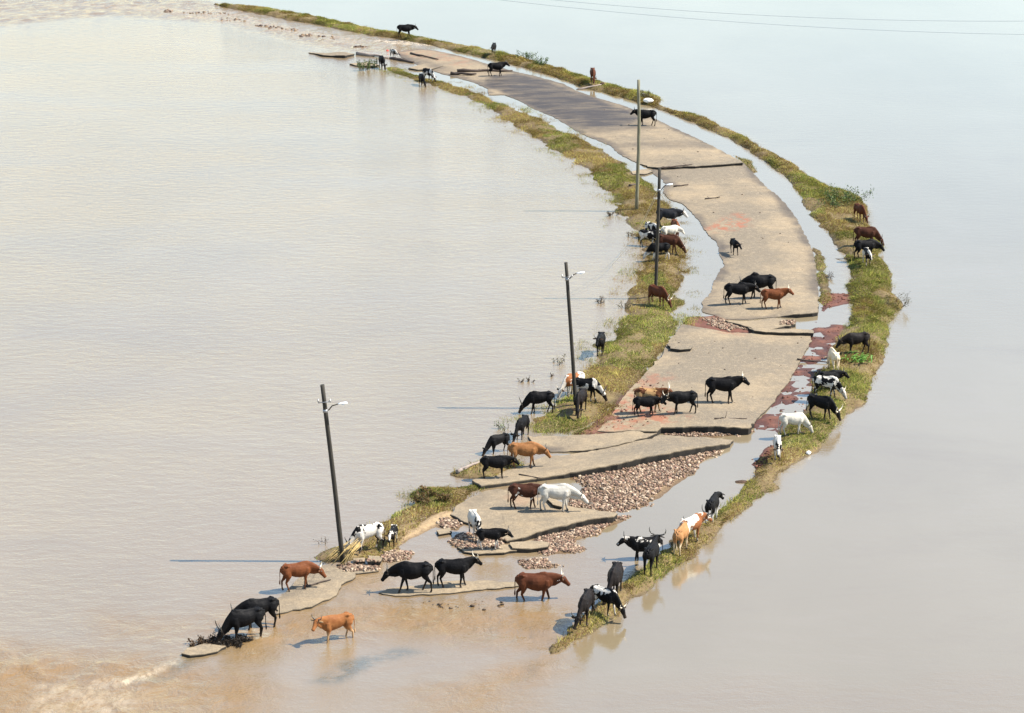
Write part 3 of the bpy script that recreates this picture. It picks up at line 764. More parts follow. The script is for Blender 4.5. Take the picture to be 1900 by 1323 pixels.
stones('dung', [[(1240,330),(1390,310),(1500,460),(1515,575),(1330,575),(1345,470)], [(1100,195),(1190,215),(1350,285),(1370,300),(1230,305),(1100,255)], [(1260,620),(1500,625),(1400,780),(1180,720)]], 60, 'small dark droppings and clods dotted over the road', 'dung', 0.03, 0.10, 62, DUNGC, flat=0.45)
stones('debris', [[(960,1130),(870,1135),(880,1115),(960,1118)], [(790,1110),(860,1128),(840,1135),(780,1120)]], 34, 'small dark floating scraps in the foreground water', 'debris', 0.04, 0.11, 63, DUNGC, 0.0, flat=0.4)

# ------------------------------------------------------------------ small mesh builders
def tube_mesh(name, pts, rad, n=8, cap=True, smooth=True):
    """round tube through pts with a radius (or (a,b) pair) per point"""
    pts = [Vector(p) for p in pts]
    V = []; F = []
    N = len(pts)
    up = Vector((0, 0, 1))
    prev = None
    for i, p in enumerate(pts):
        t = (pts[min(i + 1, N - 1)] - pts[max(i - 1, 0)]).normalized()
        if prev is None:
            a = t.orthogonal().normalized()
        else:
            a = (prev - t * prev.dot(t)).normalized()
        prev = a
        b = t.cross(a)
        r = rad[i] if isinstance(rad, (list, tuple)) else rad
        ra, rb_ = (r if isinstance(r, tuple) else (r, r))
        for k in range(n):
            an = 2 * math.pi * k / n
            V.append(tuple(p + a * math.cos(an) * ra + b * math.sin(an) * rb_))
    for i in range(N - 1):
        for k in range(n):
            F.append((i * n + k, i * n + (k + 1) % n, (i + 1) * n + (k + 1) % n, (i + 1) * n + k))
    if cap:
        F.append(tuple(range(n - 1, -1, -1))); F.append(tuple((N - 1) * n + k for k in range(n)))
    me = bpy.data.meshes.new(name)
    me.from_pydata(V, [], F)
    if smooth:
        for p in me.polygons: p.use_smooth = len(p.vertices) == 4
    return me

def box_mesh(name, sx, sy, sz, bev=0.01, taper=1.0):
    bm = bmesh.new()
    bmesh.ops.create_cube(bm, size=1)
    for v in bm.verts:
        k = taper if v.co.x > 0 else 1.0
        v.co = Vector((v.co.x * sx, v.co.y * sy * k, v.co.z * sz * k))
    if bev: bmesh.ops.bevel(bm, geom=bm.edges[:], offset=bev, segments=2, affect='EDGES')
    me = bpy.data.meshes.new(name); bm.to_mesh(me); bm.free()
    return me

# ------------------------------------------------------------------ poles
def at_depth(px, py, Yd):
    u = (px - 950.0) / FPX; v = -(py - 661.5) / FPX
    c, s = math.cos(PITCH), math.sin(PITCH)
    d = Vector((u, c + v * s, -s + v * c))
    t = Yd / d.y
    return Vector((0, 0, CAM_H)) + d * t

def pole(base_px, top_px, r0, r1, label, lamp=None, mat='pole', crook=0.0, bracket=None, name='lamp_pole'):
    b = on_ground(*base_px)
    tp = at_depth(top_px[0], top_px[1], b.y)
    t = empty(name, b)
    v = tp - b
    seg = 9
    rr = random.Random(int(base_px[0]))
    pts = []; rad = []
    for i in range(seg + 1):
        k = i / seg
        off = Vector((math.sin(k * 3.1) * crook + (rr.random() - 0.5) * crook * 0.5, (rr.random() - 0.5) * crook * 0.4, 0)) if 0 < i < seg else Vector()
        pts.append(v * k + off); rad.append(r0 + (r1 - r0) * k)
    pts[0] = pts[0] - v.normalized() * 0.5
    new_obj('shaft', tube_mesh('shaft', pts, rad, 12), M[mat], t)
    if bracket is not None:
        c = v * bracket
        new_obj('cross_bracket', tube_mesh('cross_bracket', [c + Vector((-0.30, -0.12, -0.02)), c + Vector((0.34, -0.12, 0.05))], 0.025, 6), M['metal'], t)
        for sx in (-0.28, 0.30):
            q = c + Vector((sx, -0.12, 0.0))
            ins = tube_mesh('insulator', [q, q + Vector((0, 0, .05)), q + Vector((0, 0, .06)), q + Vector((0, 0, .11)), q + Vector((0, 0, .12)), q + Vector((0, 0, .18))], [.02, .02, .05, .05, .035, .03], 8)
            new_obj('insulator', ins, M['insul'], t)
    if lamp is not None:
        k, reach = lamp
        c = v * k
        new_obj('clamp', tube_mesh('clamp', [c + Vector((0, 0, -0.08)), c + Vector((0, 0, 0.08))], r0 * 0.98, 12), M['metal'], t)
        e = c + Vector((reach, -0.05, 0.36))
        arm = new_obj('lamp_arm', tube_mesh('lamp_arm', [c, c + Vector((0.18, -0.01, 0.05)), c + Vector((0.34, -0.02, 0.26)), e], 0.03, 7), M['pole'], t)
        bm = bmesh.new()
        # cobra-head housing, lofted
        prof = [(-0.16, .05, .045), (-0.05, .075, .06), (0.10, .13, .085), (0.32, .155, .095), (0.46, .13, .08), (0.54, .06, .04)]
        rings = []
        for (x, ry, rz) in prof:
            rings.append([bm.verts.new((x, math.cos(2 * math.pi * j / 12) * ry, math.sin(2 * math.pi * j / 12) * rz * (1.0 if math.sin(2 * math.pi * j / 12) > 0 else 0.55))) for j in range(12)])
        for a_, b_ in zip(rings, rings[1:]):
            for j in range(12): bm.faces.new((a_[j], a_[(j + 1) % 12], b_[(j + 1) % 12], b_[j]))
        bm.faces.new(rings[0][::-1]); bm.faces.new(rings[-1])
        bmesh.ops.recalc_face_normals(bm, faces=bm.faces[:])
        for f in bm.faces: f.smooth = True
        me = bpy.data.meshes.new('lamp_head'); bm.to_mesh(me); bm.free()
        hd = new_obj('lamp_head', me, M['lamp'], t); hd.location = e + Vector((0.12, 0, 0.02)); hd.rotation_euler = (0, -0.12, 0); hd.scale = (0.68, 0.68, 0.68)
        ln = tube_mesh('lens', [(0.22, 0, -0.04), (0.22, 0, -0.075), (0.22, 0, -0.11), (0.22, 0, -0.125)], [.13, .125, .09, .03], 12)
        new_obj('lens', ln, M['lens'], hd)
    tag(t, label, 'pole', 'poles along the flooded road')
    return t, b, v
P1 = pole((636, 1040), (598, 714), 0.125, 0.105, 'black leaning lamp pole on the mound in the left foreground', (0.855, 0.62), 'pole', 0.02, 0.905)
P2 = pole((1068, 752), (1050, 487), 0.12, 0.10, 'black leaning lamp pole rising behind the group of grazing piebald cattle', (0.885, 0.55), 'pole', 0.02, 0.90)
P3 = pole((1216, 550), (1224, 313), 0.125, 0.105, 'black upright lamp pole beside the channel, red cow at its foot', (0.835, 0.45), 'pole', 0.015, None)
P4 = pole((1181, 388), (1185, 148), 0.15, 0.12, 'tallest grey weathered pole without a lamp beside the far channel', None, 'grey_pole', 0.09, None, 'utility_pole')

def cable(name, a, b, sag, r, mat, label, cat='cable', group=None, n=24):
    pts = []
    for i in range(n + 1):
        k = i / n
        p = Vector(a).lerp(Vector(b), k); p.z -= sag * 4 * k * (1 - k)
        pts.append(p)
    o = new_obj(name, tube_mesh(name, pts, r, 5, True), M[mat])
    return tag(o, label, cat, group)
# power line crossing the far water, hung from poles out of the picture on both sides
def wire(px_pts, Yd, label):
    # parabola z = a + b x + c x^2 through the traced points in the plane y = Yd
    q = np.array([tuple(at_depth(x, y, Yd)) for x, y in px_pts])
    c = np.polyfit(q[:, 0], q[:, 2], 2)
    X0 = q[0, 0] - 25; X1 = -c[1] / (2 * c[0]) * 2 - X0
    pts = [(x, Yd, float(np.polyval(c, x))) for x in np.linspace(X0, min(X1, 130), 60)]
    o = new_obj('power_line', tube_mesh('power_line', pts, 0.016, 5), M['wire'])
    tag(o, label, 'power line', 'power lines')
wire([(1026,0),(1195,14),(1426,29),(1637,37),(1900,39)], 216.0, 'upper of the two thin wires crossing the top right')
wire([(932,0),(1005,9),(1195,27),(1426,45),(1637,56),(1900,64)], 214.0, 'lower of the two thin wires crossing the top right')
b3, v3 = P3[1], P3[2]
for k, (ex, ey, ht) in enumerate([(1135, 492, 0.80), (1150, 470, 0.84)]):
    cable('slack_cable', b3 + v3 * ht + Vector((-0.1, 0, 0)), on_ground(ex, ey), 0.5, 0.012, 'slackwire',
          ['thin pale slack cable from the upright lamp pole, the lower one', 'thin pale slack cable from the upright lamp pole, the upper one'][k], 'cable')

# ------------------------------------------------------------------ cattle
def tube_into(bm, pts, rad, n=12):
    pts = [Vector(p) for p in pts]
    N = len(pts); rings = []
    for i, p in enumerate(pts):
        t = (pts[min(i + 1, N - 1)] - pts[max(i - 1, 0)]).normalized()
        a = Vector((0, 1, 0)); a = a - t * a.dot(t)
        a = a.normalized() if a.length > 0.2 else t.orthogonal().normalized()
        b = t.cross(a)
        r = rad[i]; ra, rb_ = r if isinstance(r, tuple) else (r, r)
        rings.append([bm.verts.new(p + a * math.cos(2 * math.pi * k / n) * ra + b * math.sin(2 * math.pi * k / n) * rb_) for k in range(n)])
    for x, y in zip(rings, rings[1:]):
        for k in range(n): bm.faces.new((x[k], x[(k + 1) % n], y[(k + 1) % n], y[k]))
    bm.faces.new(rings[0][::-1]); bm.faces.new(rings[-1])

POSES = {   # poll position, face direction
    'up': ((1.00, 0, 1.46), (0.86, 0, -0.50)),
    'stand': ((1.10, 0, 1.25), (0.80, 0, -0.60)),
    'level': ((1.17, 0, 1.10), (0.76, 0, -0.65)), 'reach': ((1.27, 0, .76), (0.74, 0, -0.67)),
    'low': ((1.18, 0, 0.88), (0.66, 0, -0.75)),
    'graze': ((1.12, 0, 0.52), (0.52, 0, -0.85)),
}
NECK0 = Vector((0.56, 0, 1.06))
LEG = 1.08          # long-legged range cattle
STANCES = {'square': (0, 0, 0, 0), 'step': (0.12, -0.10, -0.10, 0.14), 'walk': (0.20, -0.16, -0.16, 0.20), 'split': (0.10, -0.06, 0.04, -0.06)}
BODY = {}
def head_frame(pose, yaw):
    p, d = POSES[pose]
    p = Vector(p); d = Vector(d).normalized()
    R1 = Matrix.Rotation(yaw * 0.6, 3, 'Z'); R2 = Matrix.Rotation(yaw, 3, 'Z')
    p = NECK0 + R1 @ (p - NECK0)
    lat = R2 @ Vector((0, 1, 0)); d = R2 @ d
    up = d.cross(lat).normalized()
    m = Matrix.Identity(4)
    for i in range(3):
        m[i][0] = d[i]; m[i][1] = lat[i]; m[i][2] = up[i]; m[i][3] = p[i]
    return m

def cow_body(pose, yaw, hump, belly, stance):
    key = (pose, round(yaw, 2), hump, belly, stance)
    if key in BODY: return BODY[key]
    bm = bmesh.new()
    B = {'thin': -0.045, 'mid': 0.0, 'fat': 0.04}[belly]
    tors = [(-0.80, 1.10, .06, .07), (-0.76, 1.06, .15, .14), (-0.66, 1.02, .215, .235), (-0.50, 1.005, .25, .28), (-0.30, .980 - B * .4, .232 + B * .5, .278 + B * .5),
            (-0.08, .935 - B * .5, .285 + B, .315 + B * .6), (0.14, .915 - B * .5, .290 + B, .345 + B * .6), (0.36, .925, .255 + B * .4, .360), (0.54, .955, .21, .335), (0.68, .985, .165, .255), (0.77, 1.0, .10, .14)]
    tube_into(bm, [(x, 0, z) for x, z, _, _ in tors], [(w, h) for _, _, w, h in tors], 16)
    # hip bones and spine ridge give the bony zebu top line
    for s in (-1, 1):
        tube_into(bm, [(-0.64, s * .10, 1.21), (-0.50, s * .195, 1.235), (-0.36, s * .12, 1.18)], [.045, .052, .04], 8)
        tube_into(bm, [(-0.78, s * .07, 1.13), (-0.70, s * .10, 1.15), (-0.60, s * .10, 1.15)], [.035, .055, .05], 8)
    tube_into(bm, [(-0.74, 0, 1.19), (-0.4, 0, 1.25), (0.0, 0, 1.235), (0.3, 0, 1.27), (0.5, 0, 1.27)], [.04, .05, .05, .06, .06], 8)
    if hump:
        hh = 0.045 if hump == 1 else 0.15
        tube_into(bm, [(0.10, 0, 1.21), (0.28, 0, 1.25 + hh * .3), (0.44, 0, 1.25 + hh * .5), (0.58, 0, 1.22 + hh * .2), (0.74, 0, 1.16)], [(.05, .05), (.09, .06 + hh * .4), (.10, .06 + hh * .5), (.08, .06 + hh * .2), (.05, .04)], 10)
    fl, fr, hl, hr = STANCES[stance]
    for s, df, dh in ((1, fl, hl), (-1, fr, hr)):
        tube_into(bm, [(0.50, s * .13, 1.02), (0.50, s * .165, .84), (0.43 + df * .15, s * .165, .66), (0.45 + df * .5, s * .155, .42), (0.45 + df * .55, s * .155, .385), (0.45 + df * .9, s * .155, .14), (0.46 + df, s * .155, .10), (0.475 + df, s * .155, .045)],
                  [(.11, .15), (.11, .15), (.075, .095), (.050, .056), (.053, .060), (.036, .039), (.043, .047), (.045, .050)], 10)
        tube_into(bm, [(-0.52, s * .13, 1.05), (-0.52, s * .175, .88), (-0.47 + dh * .1, s * .18, .72), (-0.58 + dh * .35, s * .165, .54), (-0.665 + dh * .55, s * .155, .43), (-0.645 + dh * .7, s * .155, .33), (-0.62 + dh * .95, s * .155, .14), (-0.61 + dh, s * .155, .10), (-0.59 + dh, s * .155, .045)],
                  [(.12, .20), (.125, .20), (.095, .15), (.06, .085), (.046, .056), (.042, .048), (.037, .040), (.043, .047), (.045, .050)], 10)
    hm = head_frame(pose, yaw)
    H = lambda x, y, z: hm @ Vector((x, y, z))
    poll = H(-0.02, 0, -0.02)
    mid1 = NECK0.lerp(poll, 0.35) + Vector((0, 0, 0.03)); mid2 = NECK0.lerp(poll, 0.7) + Vector((0, 0, 0.03))
    tube_into(bm, [NECK0 + Vector((-0.12, 0, -0.03)), NECK0, mid1, mid2, poll, H(0.06, 0, -0.02)], [(.17, .29), (.16, .27), (.115, .215), (.088, .155), (.075, .105), (.07, .09)], 12)
    # dewlap
    low1 = NECK0 + Vector((0.04, 0, -0.24)); thr = H(0.10, 0, -0.14)
    tube_into(bm, [low1 + Vector((-0.12, 0, -0.06)), low1, low1.lerp(thr, 0.5) + Vector((0, 0, -0.035)), thr], [(.035, .11), (.032, .13), (.028, .10), (.025, .04)], 8)
    # skull
    tube_into(bm, [H(-0.06, 0, 0.0), H(0.00, 0, 0.0), H(0.10, 0, -0.03), H(0.22, 0, -0.045), H(0.35, 0, -0.05), H(0.45, 0, -0.055), H(0.49, 0, -0.06)],
              [(.08, .07), (.118, .105), (.118, .150), (.088, .125), (.072, .092), (.086, .088), (.074, .072)], 12)
    bmesh.ops.recalc_face_normals(bm, faces=bm.faces[:])
    for v in bm.verts: v.co.z *= LEG
    me = bpy.data.meshes.new('tmp'); bm.to_mesh(me); bm.free()
    o = bpy.data.objects.new('tmp', me); COL.objects.link(o)
    m = o.modifiers.new('r', 'REMESH'); m.mode = 'VOXEL'; m.voxel_size = 0.021; m.use_smooth_shade = True
    m = o.modifiers.new('s', 'SMOOTH'); m.factor = 0.5; m.iterations = 2
    m = o.modifiers.new('d', 'DECIMATE'); m.ratio = 0.32
    dg = bpy.context.evaluated_depsgraph_get()
    me2 = bpy.data.meshes.new_from_object(o.evaluated_get(dg))
    me2.name = 'body'
    for p in me2.polygons: p.use_smooth = True
    me2.materials.clear(); me2.materials.append(None)
    bpy.data.objects.remove(o); bpy.data.meshes.remove(me)
    BODY[key] = me2
    return me2

def horn_mesh(kind, s):
    b = Vector((-0.03, s * .075, .05)); o = Vector((0, s, 0)); u = Vector((-0.62, 0, 0.78)); f = Vector((0.6, 0, 0.3))
    if kind == 'short': pts = [b, b + o * .09 + u * .02, b + o * .17 + u * .08, b + o * .20 + u * .18, b + o * .18 + u * .24]; r = [.030, .028, .022, .014, .005]
    elif kind == 'lyre': pts = [b, b + o * .10 + u * .03, b + o * .20 + u * .11, b + o * .23 + u * .24, b + o * .17 + u * .38, b + o * .13 + u * .46]; r = [.034, .032, .028, .023, .015, .005]
    else: pts = [b, b + o * .11 + u * .02, b + o * .22 + u * .06, b + o * .31 + u * .16, b + o * .33 + u * .28, b + o * .30 + u * .38]; r = [.038, .037, .033, .027, .017, .005]
    return tube_mesh('horn', pts, r, 7)
HORN = {(k, s): horn_mesh(k, s) for k in ('short', 'lyre', 'long') for s in (-1, 1)}
def ear_mesh(s):
    V = []; F = []
    prof = [(0, .022, .0), (.05, .045, .012), (.11, .055, .016), (.17, .04, .01), (.215, .008, .0)]
    for (y, w, cup) in prof:
        for sx, dz in ((-w, .012 + cup), (0, -.008), (w, .012 + cup), (0, .012)):
            V.append((0.02 + sx * .9 - y * .10, s * (.085 + y), .0 + dz - y * .12))
    for i in range(len(prof) - 1):
        for k in range(4):
            a, b = i * 4 + k, i * 4 + (k + 1) % 4
            F.append((a, b, b + 4, a + 4) if s < 0 else (a, a + 4, b + 4, b))
    me = bpy.data.meshes.new('ear'); me.from_pydata(V, [], F)
    for p in me.polygons: p.use_smooth = True
    me.materials.append(None)
    return me
EAR = {s: ear_mesh(s) for s in (-1, 1)}
TAIL = [tube_mesh('tail', [(-0.77, 0, 1.14), (-0.82, 0, 1.10), (-0.845, sw * .2, .95), (-0.85, sw * .5, .75), (-0.845, sw * .8, .56), (-0.85, sw, .48), (-0.855, sw * 1.1, .38), (-0.85, sw * 1.15, .30)],
                  [.035, .03, .021, .018, .016, .03, .038, .012], 7) for sw in (-0.05, 0.0, 0.06)]
for tm in TAIL: tm.materials.append(None)
HOOF = tube_mesh('hoof', [(0, 0, .06), (.01, 0, .03), (.02, 0, 0.0)], [(.040, .036), (.048, .042), (.056, .048)], 9); HOOF.materials.append(M['hoof'])
def eye_mesh():
    bm = bmesh.new(); bmesh.ops.create_icosphere(bm, subdivisions=1, radius=0.022)
    me = bpy.data.meshes.new('eye'); bm.to_mesh(me); bm.free(); me.materials.append(M['eye']); return me
EYE = eye_mesh()

BLK, BLK2 = (0.0030, 0.0028, 0.0032), (0.0062, 0.0058, 0.0062)
WHT = (0.48, 0.44, 0.38)
COAT = {
 'black': mat_hide('black_hide', BLK, BLK2),
 'sooty': mat_hide('sooty_hide', (0.006, 0.005, 0.005), (0.014, 0.010, 0.009)),
 'charcoal': mat_hide('charcoal_hide', (0.012, 0.012, 0.014), (0.028, 0.028, 0.032), face=WHT),
 'brown': mat_hide('red_brown_hide', (0.060, 0.019, 0.009), (0.10, 0.033, 0.014)),
 'red': mat_hide('chestnut_hide', (0.095, 0.030, 0.012), (0.15, 0.050, 0.018)),
 'dark_brown': mat_hide('dark_brown_hide', (0.035, 0.013, 0.008), (0.065, 0.024, 0.013)),
 'brown_white': mat_hide('brown_hide_white_legs', (0.035, 0.013, 0.008), (0.06, 0.022, 0.012), None, WHT, 0.16, 5.0),
 'ginger': mat_hide('ginger_hide', (0.18, 0.075, 0.026), (0.27, 0.125, 0.048)),
 'tan': mat_hide('tan_hide', (0.165, 0.058, 0.018), (0.255, 0.105, 0.036), (0.40, 0.25, 0.13)),
 'fawn': mat_hide('fawn_hide', (0.24, 0.11, 0.04), (0.34, 0.175, 0.075), (0.55, 0.43, 0.28)),
 'white': mat_hide('white_hide', (0.40, 0.36, 0.30), (0.50, 0.47, 0.40)),
 'white_muzzle': mat_hide('white_hide_grey_head', (0.36, 0.33, 0.285), (0.48, 0.45, 0.39), None, (0.20, 0.12, 0.07), 0.05, 2.0),
 'cream': mat_hide('cream_hide', (0.55, 0.42, 0.27), (0.70, 0.58, 0.42)),
}
def pied(k, amt, seed, a=BLK, b=BLK2, p=WHT, sc=1.3, belly=None, face=None):
    COAT[k] = mat_hide(k + '_hide', a, b, belly, p, amt, seed, sc, face)
pied('pied_mostly_white', 0.62, 1.3, sc=1.7); pied('pied_half', 0.55, 4.2); pied('pied_dark', 0.36, 7.7); pied('pied_white_back', 0.68, 9.1, sc=1.6); pied('pied_specks', 0.44, 12.4, sc=2.4, face=WHT)
pied('pied_calf', 0.60, 15.0); pied('pied_dark2', 0.30, 18.5); pied('pied_white2', 0.68, 21.9, sc=1.6); pied('pied_dark3', 0.24, 25.0); pied('black_white_legs', 0.05, 28.0, belly=(0.6, 0.55, 0.48))
pied('brown_pied', 0.66, 31.0, (0.16, 0.06, 0.022), (0.24, 0.09, 0.035)); pied('brown_white_back', 0.72, 34.4, (0.20, 0.075, 0.028), (0.28, 0.11, 0.04), sc=1.0)
pied('brown_tan', 0.5, 37.0, (0.075, 0.028, 0.012), (0.11, 0.042, 0.018), (0.36, 0.21, 0.09), sc=1.8)

def paint(o, mat):
    o.material_slots[0].link = 'OBJECT'; o.material_slots[0].material = mat

def cow(px, py, head, s, pose, yaw, coat, horn, label, hump=1, belly='mid', stance='step', hornmat='horn', sink=0.0, off=None):
    p = on_ground(px, py)
    t = empty('cow', p - Vector((0, 0, sink)), math.radians(head), s)
    # stand on the lowest of the ground under the four hooves so that none hovers
    m = COAT[coat]
    b = new_obj('body', cow_body(pose, math.radians(yaw), hump, belly, stance), None, t); paint(b, m)
    hm = Matrix.Diagonal((1, 1, LEG, 1)) @ head_frame(pose, math.radians(yaw))
    dark = COAT['black'] if 'pied' in coat or 'black' in coat or coat in ('charcoal', 'sooty') else m
    for sd in (1, -1):
        e = new_obj('ear', EAR[sd], None, t); e.matrix_local = hm @ Matrix.Scale(1.2, 4); paint(e, dark if 'brown' not in coat else COAT['brown'])
        if horn:
            h = new_obj('horn', HORN[(horn, sd)], None, t); h.matrix_local = hm
            if not HORN[(horn, sd)].materials: HORN[(horn, sd)].materials.append(None)
            paint(h, M[hornmat])
        y = new_obj('eye', EYE, None, t); y.matrix_local = hm @ Matrix.Translation((0.12, sd * .102, .03))
    tl = new_obj('tail', TAIL[int(px) % 3], None, t); tl.scale = (1, 1, LEG); paint(tl, dark if 'brown' not in coat else COAT['brown'])
    fl, fr, hl, hr = STANCES[stance]
    for (x, y) in ((0.475 + fl, .155), (0.475 + fr, -.155), (-0.59 + hl, .155), (-0.59 + hr, -.155)):
        q = new_obj('hoof', HOOF, None, t); q.location = (x, y, 0.0)
    tag(t, label, 'cow', 'stranded cattle')
    return t

